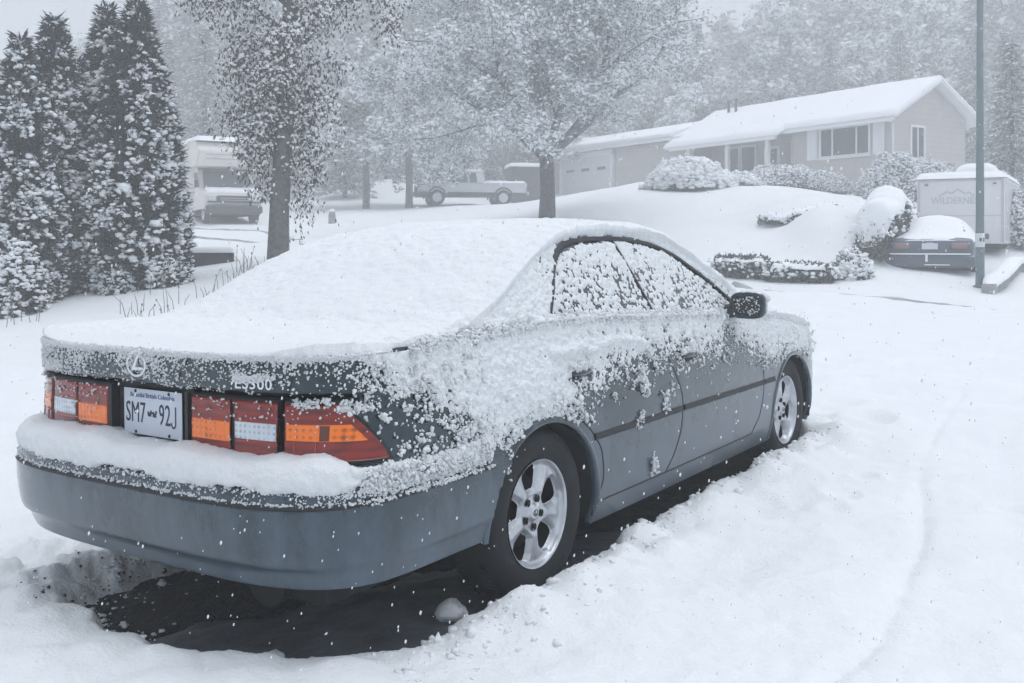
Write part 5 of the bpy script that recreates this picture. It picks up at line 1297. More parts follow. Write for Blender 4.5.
rf2 = roof_slabs('roof', -LEN - .4, -PO0 - .01, 1.0, .55, .11, -.015, M['white_paint'], house)
roof_slabs('roof_snow', -LEN - .45, -PO0 + .15, 1.07, .6, .19, .097, M['tree_snow'], rf2, rnd=.22, jit=.10)
for xv in (-11.1, -10.6):
    mb = MB(); mb.tube([(xv, GW / 2 - .5, rz_ - .2), (xv, GW / 2 - .5, rz_ + .62)], .07, 8); mb.build('roof_vent', M['dark_plastic'], rf2, smooth=True)
mb = MB(); mb.box((-PO0 / 2 + .2, -.61, ez - .36), (PO0 + .5, .12, .14)); mb.build('gutter', M['white_paint'], house); mb = MB(); mb.box((-(PO0 + LEN) / 2, -1.01, ez - .60), (LEN - PO0, .12, .14)); mb.build('gutter', M['white_paint'], house)
def window(par, x, z0, z1, w_, s0, mulls=(), axis='x', sill=True, frame=.09):
    """framed window on the front wall (axis x, outward -y) or the gable (axis y, outward +x)"""
    def B(mb, a, zc, la, lz, dep, th):
        mb.box((a, s0 - dep, zc) if axis == 'x' else (s0 + dep, a, zc), (la, th, lz) if axis == 'x' else (th, la, lz))
    f = MB(); zc = (z0 + z1) / 2
    B(f, x - w_ / 2, zc, frame, z1 - z0 + frame, .03, .07); B(f, x + w_ / 2, zc, frame, z1 - z0 + frame, .03, .07); B(f, x, z1, w_ - frame, frame, .03, .07); B(f, x, z0, w_ - frame, frame, .03, .07)
    for m_ in mulls: B(f, x + m_, zc, .06, z1 - z0 - frame, .03, .06)
    fo = f.build('window', M['white_paint'], par); p = MB(); B(p, x, zc, w_ - frame, z1 - z0 - frame, .008, .012); p.build('pane', M['pane'], fo)
    if sill: s = MB(); B(s, x, z0 - .07, w_ + .2, .06, .06, .14); s.build('sill', M['white_paint'], fo)
    return fo
window(house, -2.42, 4.98 - HZ, 6.18 - HZ, 2.55, 0, (-.62, .62))
for xs_ in (-.70, -4.14):
    mb = MB(); mb.box((xs_, -.025, 5.58 - HZ), (.55, .05, 1.34)); mb.box((xs_, -.055, 5.58 - HZ), (.40, .014, 1.18)); mb.build('shutter', M['white_paint'], house)
window(house, 1.42, 4.75 - HZ, 6.05 - HZ, .85, 0, (0,), axis='y')
mb = MB(); mb.box((.14, 1.42, 4.50 - HZ), (.26, 1.0, .32)); mb.build('window_box', M['dark_plastic'], house)
# porch: tall panes, door, columns
for a, w_ in ((-6.15, .62), (-9.2, .95), (-10.3, .95)): window(house, a, 3.75 - HZ, 6.0 - HZ, w_, REC, (), sill=False, frame=.10)
mb = MB(); mb.box((-7.65, REC - .05, 4.75 - HZ), (1.0, .08, 2.2)); dr = mb.build('door', M['white_paint'], house); mb = MB(); mb.box((-7.65, REC - .10, 5.0 - HZ), (.62, .02, 1.45)); mb.build('pane', M['pane'], dr); mb = MB(); mb.box((-7.24, REC - .13, 4.65 - HZ), (.05, .07, .16)); mb.build('handle', M['dark_plastic'], dr)
for a in (-6.05, -8.55, -11.2):
    mb = MB(); mb.box((a, -.72, (3.3 + 6.18) / 2 - HZ), (.17, .17, 2.85)); mb.box((a, -.72, 6.05 - HZ), (.26, .26, .10)); mb.box((a, -.72, 3.42 - HZ), (.28, .28, .24)); mb.build('column', M['white_paint'], house)
mb = MB(); mb.box((-(PO0 + PO1) / 2, .20, 3.25 - HZ), (PO1 - PO0 - .05, 2.1, .5)); mb.build('porch_floor', M['concrete'], house)
# garage wing
gar = MB(); gar.box((-(LEN + 18.0) / 2, .12, ez / 2), (18.0 - LEN - .02, .2, ez)); gar.box((-LEN - 5.9, GW / 2, ez / 2 + .0), (11.6, GW - .3, ez - .04)); gar.build('garage_wall', M['siding'], house)
mb = MB(); mb.box((-20.6, -.03, (3.4 + 6.2) / 2 - HZ), (4.6, .12, 2.95))
gd = mb.build('garage_door', M['siding_white'], house)
for a in (-19.1, -20.6, -22.1):
    mb = MB(); mb.box((a, -.105, 5.52 - HZ), (.72, .03, .14)); mb.build('pane', M['pane'], gd)
mb = MB(); mb.box((-18.16, -.05, 4.6 - HZ), (.22, .18, 3.7)); mb.box((-23.05, -.05, 4.6 - HZ), (.22, .18, 3.7)); mb.box((-20.6, -.05, 6.36 - HZ), (5.1, .18, .3)); mb.build('garage_frame', M['white_paint'], house)
k = MB(); k.prism([(-.5, ez - .05), (GW / 2, ez + .75), (GW + .4, ez - .05), (GW + .4, ez + .12), (GW / 2, ez + .95), (-.5, ez + .12)], 'x', -23.6, -LEN + .1); gr_ = k.build('garage_roof', M['white_paint'], house)
k = MB(); k.prism([(-.54, ez + .125), (GW / 2, ez + .955), (GW + .44, ez + .125), (GW + .44, ez + .35), (GW / 2, ez + 1.2), (-.54, ez + .35)], 'x', -23.7, -LEN - .5); k.build('roof_snow', M['tree_snow'], gr_, bevel=.08)

# icicles and a meter box give the eaves and walls their small clutter
rgi = np.random.default_rng(4)
mb = MB(); mb.box((.05, 3.6, 4.4 - HZ), (.12, .34, .5)); mb.build('meter_box', M['concrete'], house, bevel=.02)
mb = MB(); mb.tube([(-.02, -.05, 3.5 - HZ), (-.02, -.05, ez - .42), (-.10, -.45, ez - .32)], .045, 8); mb.build('downpipe', M['white_paint'], house, smooth=True)

# ------------------------------------------------------------------ vehicles up the street
def far_wheel(root, x, y, r, wd, axis='y', side=-1):
    mb = MB(); p = [(r * .62, -wd / 2), (r * .9, -wd / 2), (r, -wd * .3), (r, wd * .3), (r * .9, wd / 2), (r * .62, wd / 2)]
    mb.lathe(p, axis, (x, y, r), 28); t = mb.build('wheel', M['rubber'], root, smooth=True)
    mb = MB(); h = side * wd / 2; mb.lathe([(0, h * .82), (r * .2, h * .9), (r * .5, h * .72), (r * .63, h * .95), (r * .64, h * .5)], axis, (x, y, r), 20); mb.build('rim', M['alloy'], t)
def snow_slab(name, root, x0, x1, y0, y1, z, th, zfun=None, rnd=.12, jit=.05, n=26, m=None, seed=0):
    xs, ys = np.linspace(x0, x1, n), np.linspace(y0, y1, n); X, Y = np.meshgrid(xs, ys, indexing='ij'); ed = np.minimum(np.minimum(X - x0, x1 - X), np.minimum(Y - y0, y1 - Y)); q = (ed / rnd).clip(0, 1)
    base = z + (zfun(X, Y) if zfun else 0 * X); top = base + th * np.sqrt(1 - (1 - q) ** 2) + jit * (fbm(np.stack([X * 2 + seed, Y * 2, 0 * X], -1), 3, 6) - .5) * q
    V = np.vstack([np.stack([X, Y, top], -1).reshape(-1, 3), np.stack([X, Y, base - .01], -1).reshape(-1, 3)]); F = gridF(n, n); return mk(name, V, np.vstack([F, F[:, ::-1] + n * n]), M['tree_snow'], root)
def loft(root, name, rings, m, cap=True, smooth=True):
    G = np.stack(rings); nr, n = G.shape[:2]; V = G.reshape(-1, 3); Fs = [gridF(nr, n, True)]
    if cap:
        V = np.vstack([V, [G[0].mean(0)], [G[-1].mean(0)]]); i = np.arange(n); j = (i + 1) % n
        Fs += [np.stack([j, i, np.full(n, nr * n)], 1), np.stack([i + (nr - 1) * n, j + (nr - 1) * n, np.full(n, nr * n + 1)], 1)]
    return mk(name, V, Fs, m, root, smooth)
def rrect(w_, h, e=.35, n=32):
    t = (np.arange(n) + .5) * 2 * np.pi / n; c, s = np.cos(t), np.sin(t); return np.sign(c) * np.abs(c) ** e * w_ / 2, np.sign(s) * np.abs(s) ** e * h / 2
def body_loft(root, name, secs, m, e=.30):
    """secs: (y, width, z0, z1)"""
    R_ = []
    for y, w_, z0, z1 in secs:
        a, b = rrect(w_, z1 - z0, e); R_.append(np.stack([a, 0 * a + y, b + (z0 + z1) / 2], -1))
    return loft(root, name, R_, m)

def camper():
    d = 37; u = 226; root = empty('camper_van', label='cream camper van with a sleeping box over the cab, parked behind the cedars', cat='camper van')
    body_loft(root, 'coach_box', [(.62, 2.1, .62, 2.95), (.70, 2.34, .52, 3.0), (5.9, 2.34, .52, 3.0), (6.0, 2.2, .6, 2.95)], M['rv_body'], .16)
    ov = MB(); ov.prism([(-.62, 2.12), (.66, 2.00), (.66, 3.0), (.1, 3.02), (-.45, 2.9), (-.66, 2.62)], 'x', -1.16, 1.16); o = ov.build('overcab_box', M['rv_body'], root, bevel=.06)
    mb = MB(); mb.box((.52, -.648, 2.44), (.46, .03, .20)); mb.build('window', M['far_glass'], o)
    mb = MB(); mb.box((-.35, -.652, 2.50), (1.1, .02, .035)); mb.box((-.35, -.648, 2.34), (1.1, .02, .03)); mb.build('stripe', M['rv_stripe'], o)
    for k in range(4):
        mb = MB(); mb.box((-.52 + .22 * k, -.52, 2.84), (.09, .05, .05)); mb.build('marker_lamp', M['rv_stripe'], o)
    cab = MB(); cab.prism([(.7, .55), (-1.05, .55), (-1.10, 1.02), (-1.02, 1.10), (-.40, 1.26), (.16, 2.0), (.7, 2.05)], 'x', -1.0, 1.0); c_ = cab.build('cab', M['rv_body'], root, bevel=.05)
    a = np.array([(-.43, 1.285), (.135, 1.965)]); mb = MB(); nx = np.array([-.78, .64]) * .02
    V = [(s * w_, a[i][0] + nx[0] - .012, a[i][1] + nx[1]) for i, w_ in ((0, .90), (1, .80)) for s in (-1, 1)]; mb.add(V, [[0, 1, 3, 2]]); V2 = [(x, y + .02, z) for x, y, z in V]; mb.add(V2, [[0, 1, 3, 2]]); mb.build('windscreen', M['far_glass'], c_)
    for s in (-1, 1):
        mb = MB(); mb.prism([(-.22, 1.34), (.14, 1.88), (.55, 1.88), (.55, 1.34)], 'x', s * 1.0, s * 1.012); mb.build('side_window', M['far_glass'], c_)
        mb = MB(); mb.box((s * 1.14, -.25, 1.45), (.10, .12, .26)); mb.tube([(s * 1.0, -.2, 1.4), (s * 1.1, -.25, 1.42)], .02, 6); mb.build('wing_mirror', M['dark_plastic'], c_, bevel=.015)
        mb = MB(); mb.box((s * .77, -1.105, .90), (.26, .05, .17)); mb.build('headlight', M['white_lens'], c_, bevel=.015)
    mb = MB(); mb.box((0, -1.10, .90), (1.26, .05, .22)); mb.box((0, -1.12, .78), (1.9, .04, .05)); g_ = mb.build('grille', M['dark_plastic'], c_); mb = MB(); mb.box((0, -1.135, .92), (1.0, .02, .025)); mb.box((0, -1.135, .85), (1.0, .02, .02)); mb.build('grille_bar', M['rv_stripe'], g_)
    body_loft(root, 'front_bumper', [(-1.24, 1.7, .42, .64), (-1.18, 2.0, .36, .68), (-.98, 2.04, .34, .70), (-.94, 2.0, .36, .68)], M['dark_plastic'], .3)
    mb = MB(); mb.box((0, 1.6, .42), (1.9, 5.2, .22)); mb.build('chassis', M['underbody'], root)
    for s in (-1, 1):
        far_wheel(root, s * .86, -.55, .35, .22, 'x', s); far_wheel(root, s * .98, 3.6, .35, .24, 'x', s)
    snow_slab('roof_snow', root, -1.18, 1.18, -.55, 6.0, 2.99, .20, jit=.06); snow_slab('hood_snow', root, -.92, .92, -1.02, -.46, 1.11, .09, lambda X, Y: (Y + 1.02) * .30)
    at_px(root, u, d, sink=.10); root.rotation_euler[2] = R(31)
camper()

def pickup():
    d = 49; u = 470; root = empty('pickup_truck', label='silver pickup truck with dark lower panels, seen from the side beyond the snowy lawn', cat='pickup truck')
    # built nose towards -x, side towards -y
    lo = MB(); lo.prism([(-2.6, .42), (2.6, .46), (2.62, .62), (-2.64, .62)], 'y', -.88, .88); lo.build('lower_panel', M['dark_plastic'], root, bevel=.03)
    up_ = MB(); up_.prism([(-2.62, .62), (2.6, .62), (2.6, 1.04), (.55, 1.06), (-1.15, 1.06), (-2.35, .98), (-2.6, .86)], 'y', -.87, .87); b_ = up_.build('body', M['silver'], root, bevel=.05)
    cb = MB(); P = [(-1.25, 1.05), (.62, 1.05), (.52, 1.62), (-.42, 1.66)]; n = 4
    V = [(x, -.84 + .16 * (z > 1.2), z) for x, z in P] + [(x, .84 - .16 * (z > 1.2), z) for x, z in P]; cb.add(V, [[0, 1, 2, 3], [7, 6, 5, 4]]); cb.add(V, [[0, 4, 5, 1], [1, 5, 6, 2], [2, 6, 7, 3], [3, 7, 4, 0]])
    c_ = cb.build('cab', M['silver'], root, bevel=.04)
    for s in (-1, 1):
        for Q in ([(-.98, 1.10), (-.42, 1.55), (-.32, 1.56), (-.24, 1.10)], [(-.14, 1.10), (-.16, 1.56), (.16, 1.56), (.22, 1.10)]):
            yy = lambda z: s * (.845 - .16 * (z - 1.05) / .58 + .012); mb = MB(); V = [(x, yy(z), z) for x, z in Q] + [(x, yy(z) - s * .02, z) for x, z in Q]; mb.add(V, [[0, 1, 2, 3], [7, 6, 5, 4], [0, 4, 5, 1], [1, 5, 6, 2], [2, 6, 7, 3], [3, 7, 4, 0]]); mb.build('side_window', M['far_glass'], c_)
        for xw in (-1.72, 1.48):
            far_wheel(root, xw, s * .80, .37, .24, 'y', s); mb = MB(); t = np.linspace(-.1, math.pi + .1, 20); mb.tube(np.stack([xw + .44 * np.cos(t), 0 * t + s * .88, .40 + .44 * np.sin(t)], -1), .045, 6); mb.build('wheel_arch', M['dark_plastic'], b_, smooth=True)
        mb = MB(); mb.box((-2.60, s * .66, .80), (.06, .30, .16)); mb.build('headlight', M['white_lens'], b_)
        mb = MB(); mb.box((-.95, s * .98, 1.14), (.10, .20, .16)); mb.build('wing_mirror', M['dark_plastic'], c_, bevel=.02)
    V = [(-1.20, s * .78, 1.10) for s in (-1, 1)] + [(-.46, s * .64, 1.60) for s in (-1, 1)]; mb = MB(); mb.add([(x - .02, y, z + .01) for x, y, z in V], [[0, 1, 3, 2]]); mb.add([(x + .01, y, z) for x, y, z in V], [[0, 2, 3, 1]]); mb.build('windscreen', M['far_glass'], c_)
    mb = MB(); mb.box((-2.68, 0, .56), (.16, 1.74, .20)); mb.build('front_bumper', M['dark_plastic'], root, bevel=.03); mb = MB(); mb.box((2.68, 0, .60), (.14, 1.70, .16)); mb.build('rear_bumper', M['silver'], root, bevel=.03); mb = MB(); mb.box((-2.635, 0, .80), (.05, .96, .17)); mb.build('grille', M['dark_plastic'], b_)
    snow_slab('roof_snow', root, -.42, .52, -.70, .70, 1.63, .10); snow_slab('hood_snow', root, -2.5, -1.25, -.82, .82, 1.0, .10, lambda X, Y: (X + 2.5) * .05); snow_slab('bed_snow', root, .62, 2.62, -.84, .84, 1.05, .13, jit=.12)
    at_px(root, u, d, sink=.08); root.rotation_euler[2] = R(12)
pickup()

def blue_sedan():
    d = 21.9; u = 930; root = empty('parked_car', label='slate blue car capped with snow, seen from behind beside the lamp post', cat='car')
    b_ = body_loft(root, 'body', [(-.04, 1.5, .34, .80), (.0, 1.66, .28, .86), (.12, 1.74, .24, .90), (1.2, 1.78, .20, .92), (3.4, 1.76, .20, .88), (4.2, 1.66, .24, .76), (4.42, 1.4, .34, .66)], M['blue_car'], .32)
    body_loft(root, 'cabin', [(.55, 1.42, .70, .90), (.95, 1.36, .70, 1.10), (1.35, 1.24, .70, 1.27), (2.3, 1.22, .70, 1.30), (2.9, 1.32, .70, 1.12), (3.3, 1.44, .70, .90)], M['far_glass'], .40)
    body_loft(root, 'rear_bumper', [(-.12, 1.50, .27, .50), (-.07, 1.76, .24, .53), (.30, 1.80, .22, .55), (.9, 1.80, .24, .52)], M['blue_car'], .34)
    mb = MB(); mb.box((0, -.125, .545), (1.62, .05, .03)); mb.box((-.06, -.13, .45), (.05, .03, .15)); mb.box((.15, -.135, .31), (.5, .03, .02)); mb.build('bumper_snow', M['tree_snow'], root)
    for s in (-1, 1):
        body_loft(root, 'tail_light', [(-.075, .30, .66, .77), (-.03, .34, .645, .785), (.06, .36, .64, .79)], M['far_red'], .4).location.x = s * .58
        far_wheel(root, s * .80, .95, .31, .20, 'x', s); far_wheel(root, s * .80, 3.55, .31, .20, 'x', s)
        mb = MB(); mb.box((s * .98, 2.75, .94), (.20, .10, .14)); mb.build('wing_mirror', M['blue_car'], root, bevel=.03)
    mb = MB(); mb.box((0, -.062, .71), (.32, .02, .13)); mb.build('licence_plate', M['plate'], root)
    mb = MB(); mb.box((0, -.045, .78), (.14, .02, .02)); mb.build('trunk_badge', M['chrome'], root)
    # one continuous cap of snow, sagging over the tail
    xs = np.linspace(-1, 1, 60); ys = np.linspace(-.02, 4.3, 120); X, Y = np.meshgrid(xs, ys, indexing='ij')
    hw = np.interp(Y, [0, .3, .9, 1.5, 2.4, 3.1, 4.3], [.78, .86, .86, .82, .82, .86, .76]); zc = np.interp(Y, [-.02, .10, .5, .8, 1.1, 1.4, 1.8, 2.4, 2.9, 3.3, 4.3], [.86, .93, .98, 1.08, 1.22, 1.36, 1.42, 1.42, 1.24, 1.0, .80])
    shp = np.abs(X) ** 3.2; dz = np.interp(Y, [-.02, .5, 1.0, 1.5, 2.4, 3.0, 4.3], [.10, .14, .30, .46, .46, .30, .1]); Z = zc - dz * shp + .05 * (fbm(np.stack([X * 3, Y * 2, 0 * X], -1), 3, 8) - .5)
    V = np.stack([X * hw, Y, Z], -1).reshape(-1, 3); F = gridF(60, 120); V2 = V - np.array([0, 0, .09]); i = np.arange(60 * 120).reshape(60, 120); S_ = [np.stack([e[:-1], e[1:], e[1:] + len(V), e[:-1] + len(V)], 1) for e in (i[0], i[-1], i[:, 0], i[:, -1])]
    mk('snow_cover', np.vstack([V, V2]), np.vstack([F, F + len(V)] + S_), M['tree_snow'], root)
    at_px(root, u, d, sink=.17); root.rotation_euler[2] = R(-27)
blue_sedan()

def cargo_trailer():
    d = 25.6; u = 960; root = empty('trailer', label='white box trailer with a heap of snow on its roof, behind the snow-capped blue car', cat='trailer')
    bx = MB(); bx.box((0, 2.1, 1.02), (2.06, 4.2, 1.66)); b_ = bx.build('box', M['trailer'], root, bevel=.05)
    mb = MB(); mb.box((-.985, -.004, 1.02), (.06, .02, 1.62)); mb.box((.985, -.004, 1.02), (.06, .02, 1.62)); mb.box((0, -.006, .90), (1.9, .018, .02)); mb.box((0, -.004, 1.80), (1.9, .02, .05)); mb.build('corner_trim', M['trailer_grey'], b_)
    mb = MB(); mb.box((1.034, 2.1, 1.02), (.014, 4.05, 1.5)); mb.build('side_panel', M['trailer_grey'], b_)
    for s in (-.8, .8): mb = MB(); mb.box((s, -.02, 1.70), (.08, .03, .04)); mb.build('marker_lamp', M['far_red'], b_)
    me = text_mesh('WILDERNESS', .24, .86, .002, .004); o = bpy.data.objects.new('lettering', me); COL.objects.link(o); me.materials.append(M['sign_grey']); o.parent = b_; me.transform(Matrix(((1, 0, 0, -.08), (0, 0, -1, -.006), (0, 1, 0, 1.28), (0, 0, 0, 1))))
    mb = MB(); P = [(-.42, 1.40), (-.22, 1.52), (-.12, 1.47), (.04, 1.58), (.20, 1.46), (.30, 1.50), (.42, 1.40)]
    for (a, z), (b2, z2) in zip(P[:-1], P[1:]): mb.tube([(a - .08, -.006, z), (b2 - .08, -.006, z2)], .016, 5)
    mb.build('mountain_mark', M['sign_grey'], b_)
    mb = MB(); mb.box((0, 2.1, .14), (1.8, 4.0, .12)); mb.build('chassis', M['underbody'], root)
    for s in (-1, 1): far_wheel(root, s * .93, 2.4, .30, .18, 'x', s)
    mb = MB(); mb.tube([(-.5, 4.2, .2), (0, 5.3, .25), (.5, 4.2, .2)], .05, 6); mb.build('drawbar', M['dark_plastic'], root)
    snow_slab('roof_snow', root, -1.07, 1.07, -.06, 4.25, 1.845, .18, lambda X, Y: 0 * X, rnd=.2, jit=.05)
    a, b2 = np.meshgrid(np.linspace(-1, 1, 24), np.linspace(-1, 1, 24), indexing='ij'); h = (1 - np.abs(a) ** 4).clip(0) ** .5 * (1 - np.abs(b2) ** 4).clip(0) ** .5
    V = np.stack([.30 + a * .52, 1.0 + b2 * .55, 1.92 + .36 * h], -1).reshape(-1, 3); mk('roof_heap', V, gridF(24, 24), M['tree_snow'], root)
    at_px(root, u, d, sink=.02); root.rotation_euler[2] = R(-31)
cargo_trailer()

# ------------------------------------------------------------------ hedges and shrubs of the lawn
def hedge(name, pts, H, wd, label, seed, snow_h=.12, drop=0.0, leaf='hedge', n=2600, cat='hedge', front=1.0, group=None):
    """pts: (u, v, depth) along its foot"""
    global rng
    rng = np.random.default_rng(seed); P = np.array([px(*p) for p in pts]); P[:, 2] = [gz(a, b) for a, b in P[:, :2]]; o0 = P.mean(0); root = empty(name, o0, label=label, cat=cat, group=group)
    L = np.r_[0, np.cumsum(np.linalg.norm(np.diff(P[:, :2], axis=0), axis=1))]; s = np.linspace(0, L[-1], 80); C = np.stack([np.interp(s, L, P[:, k]) for k in range(3)], -1) - o0; T = np.gradient(C, axis=0); T /= np.linalg.norm(T, axis=1, keepdims=True); A = np.stack([-T[:, 1], T[:, 0], 0 * s], -1)
    i = rng.integers(0, 80, n); w_ = rng.uniform(-1, 1, n); hv = rng.random(n) ** .8; ends = sst(0, .12, s / L[-1]) * sst(1, .88, s / L[-1]); hs_ = H * (.75 + .5 * fbm(np.c_[s * 2.2, 0 * s, 0 * s + seed], 3, seed)) * (.55 + .45 * ends)
    Pp = C[i] + A[i] * (w_ * wd / 2 * np.sqrt(1 - hv ** 3 * .6))[:, None] + np.array([0, 0, 1]) * (hv * hs_[i])[:, None]; Vs, Fs, o = [], [], 0
    for k in range(2):
        V, F = leafquads(Pp + .04 * unit(n), unit(n) + np.array([0, -.2, .35]), rng.uniform(.06, .14, n), rng.uniform(.018, .036, n)); Vs.append(V); Fs.append(F + o); o += len(V)
    mk('crown', np.vstack(Vs), np.vstack(Fs), M[leaf], root, smooth=False)
    nb = 16; a = np.linspace(0, np.pi, nb); k2 = 1 + .3 * (fbm(np.c_[s * 3, 0 * s, 0 * s + 5], 3, seed + 1) - .5)
    G = C[:, None] + A[:, None] * (np.cos(a) * wd * (.56 + .16 * (drop > 0) * (np.cos(a) < 0)))[None, :, None] * (.3 + .7 * ends ** .5)[:, None, None] + np.array([0, 0, 1]) * (hs_ * .94 + 0)[:, None, None] + np.array([0, 0, 1]) * (((np.sin(a) * snow_h * 1.6)[None] - ((1 - np.sin(a)) * drop * (a > 1.2) * 1.0)[None]) * (k2 * ends ** .5)[:, None] - .04)[..., None]
    G += (fbm((G + o0) * 4, 3, 12)[..., None] - .5) * np.array([.12, .12, .10]); F = gridF(80, nb); V = G.reshape(-1, 3)
    q = clumps(C[rng.integers(0, 80, 240)] + A[rng.integers(0, 80, 1)] * 0 + np.stack([rng.normal(0, wd * .3, 240), rng.normal(-wd * .25, wd * .2, 240), rng.uniform(.3, 1.0, 240) * H], -1), rng.uniform(.02, .06, 240), squash=.7, rough=.4)
    mk('snow_cap', np.vstack([V, q[0]]), [F, q[1] + len(V)], M['tree_snow'], root); return root
hedge('low_hedge', [(716, 272, 21.7), (745, 274, 21.4), (772, 277, 21.2)], .36, .5, 'low dark clipped hedge at the foot of the lawn, left half, nearest the sedan windscreen', 501, .05, n=2200)
hedge('low_hedge', [(768, 278, 21.0), (800, 281, 20.7), (832, 283, 20.4)], .30, .5, 'low dark clipped hedge at the lawn foot, right half, ending at the snowy bush', 502, .07, n=2200)
hedge('tall_hedge', [(868, 273, 22.2), (882, 268, 22.9), (890, 260, 24.0), (895, 252, 25.4)], .80, .8, 'dark leafy hedge under a thick dome of snow, left of the blue car', 503, .22, n=4200)
hedge('snowy_hedge', [(762, 224, 26.3), (782, 229, 25.9), (806, 229, 25.9), (834, 220, 26.4)], .20, .45, 'thin crescent of dark hedge leaves peeping from the snow, middle of the bank', 504, .10, n=800)
at_px(make_shrub('snowy_bush', 511, .42, .62, 'round bush with dark leaves and snow cap, at the lawn corner by the driveway', leaf='hedge', n=1500, snow=.28, sq=.075), 851, 20.9)
at_px(make_shrub('snowy_bush', 512, 1.35, .95, 'wide drooping bush mounded with snow in front of the porch', leaf='leaf_grey', n=3000, snow=.75, sq=.12), 688, 33)
at_px(make_shrub('snowy_bush', 513, .8, .5, 'small snow-topped bush at the foot of the porch column', leaf='leaf_grey', n=900, snow=.5, sq=.10), 736, 33.5)
for k, (u, d, rx, h, lb) in enumerate([(785, 36.5, 1.4, .85, 'frosted bare shrub under the wide house window, left one'), (818, 37, 1.2, .75, 'frosted bare shrub under the wide house window, right one'), (893, 33, .9, 1.7, 'frosted shrub against the house corner, taller than the ones under the window'),
                                      (925, 34, 1.2, 1.7, 'frosted bushy shrub in front of the gable wall'), (1018, 27, 1.0, 1.5, 'frosted shrub at the right border beside the trailer'), (905, 36, 1.6, 1.6, 'dim frosted shrub behind the tall hedge')]):
    at_px(make_shrub('frosted_shrub', 520 + k, rx, h, lb, leaf='leaf_grey', n=2600, snow=1.3, sq=.05, lq=(.07, .15)), u, d)
# low snow-capped kerb wall beside the drive
P_ = [px(988, 293, 19.6)[:2], px(1016, 279, 22.6)[:2], px(1016, 279, 22.6)[:2] + np.array([2.2, .6])]
c0 = np.array([*P_[0], gz(*P_[0])]); root = empty('kerb_wall', c0, label='low stone kerb wall under thick snow, right of the lamp post', cat='wall')
mb = MB()
for a, b in ((P_[0], P_[1]), (P_[1], P_[2])):
    nseg = 7
    for k in range(nseg):
        q = a + (b - a) * (k + .5) / nseg; z = gz(*q); mb.box((q[0] - c0[0], q[1] - c0[1], z + .03 - c0[2] + .01 * (k % 2)), (.24 + .02 * (k % 3), np.linalg.norm(b - a) / nseg - .012, .30), -math.atan2((b - a)[0], (b - a)[1]) )
mb.build('stone_course', M['concrete'], root, bevel=.02)
s = np.linspace(0, 1, 40); C = np.vstack([P_[0] + (P_[1] - P_[0]) * k for k in s] + [P_[1] + (P_[2] - P_[1]) * k for k in s[1:]]); zz = ground_z(C[:, 0], C[:, 1]); Tn = np.gradient(C, axis=0); Tn /= np.linalg.norm(Tn, axis=1, keepdims=True); An = np.stack([-Tn[:, 1], Tn[:, 0]], -1); a = np.linspace(0, np.pi, 12)
_tp = (sst(0, .10, np.linspace(0, 1, len(C))) * .5 + .5)[:, None]
G = np.stack([C[:, None, 0] + An[:, None, 0] * np.cos(a) * .2 * _tp, C[:, None, 1] + An[:, None, 1] * np.cos(a) * .2 * _tp, zz[:, None] + .20 - .2 * (1 - _tp) + .13 * np.sin(a)[None] * _tp * (1 + .5 * (fbm(np.c_[C * 2, 0 * zz], 3, 2) - .5))[:, None]], -1) - c0
mk('snow_cap', G.reshape(-1, 3), gridF(len(C), 12), M['tree_snow'], root)
# culvert wall in the gap behind the bank, snow-capped stub post, leaning pole, shed
X, Y = px(207, 264, 18.6)[:2]; root = empty('culvert_wall', (X, Y, gz(X, Y)), R(8), 'short dark retaining wall capped with snow, at the roadside between the cedars and the leafy tree', 'wall')
mb = MB(); mb.box((0, 0, .08), (.95, .2, .30)); mb.build('wall_face', M['culvert'], root); snow_slab('snow_cap', root, -.52, .52, -.16, .3, .22, .12)
X, Y = px(332, 223, 34.5)[:2]; root = empty('marker_post', (X, Y, gz(X, Y)), 0, 'short pale round-topped marker post with snow on top, right of the leafy tree', 'post')
mb = MB(); mb.lathe([(.0, .42), (.06, .42), (.11, .38), (.125, .3), (.125, -.2)], 'z', n=16); mb.build('post', M['concrete'], root, smooth=True); V, F = clumps(np.array([[0, 0, .43]]), np.array([.13]), squash=.6, rough=.1, fine=True); mk('snow_cap', V, F, M['tree_snow'], root)
X, Y = px(430, 178, 52)[:2]; g = gz(X, Y); root = empty('leaning_pole', (X, Y, g), 0, 'white leaning pole beside the pickup bonnet', 'pole')
mb = MB(); mb.tube([(.15, 0, .0), (-.35, 0, 1.3), (-.95, .1, 2.7)], [.07, .065, .05], 8); mb.build('pole', M['white_paint'], root, smooth=True)
X, Y = px(527, 203, 53)[:2]; g = gz(X, Y); root = empty('shed', (X, Y, g), R(10), 'dark grey flat-roofed shed between the pickup and the big frosted tree', 'shed')
mb = MB(); mb.box((0, .8, .8), (1.7, 1.6, 2.2)); mb.build('wall', M['dark_plastic'], root); mb = MB(); mb.box((.0, -.02, .7), (.8, .04, 1.7)); mb.build('door', M['culvert'], root); snow_slab('roof_snow', root, -.95, .95, -.15, 1.7, 1.9, .2)

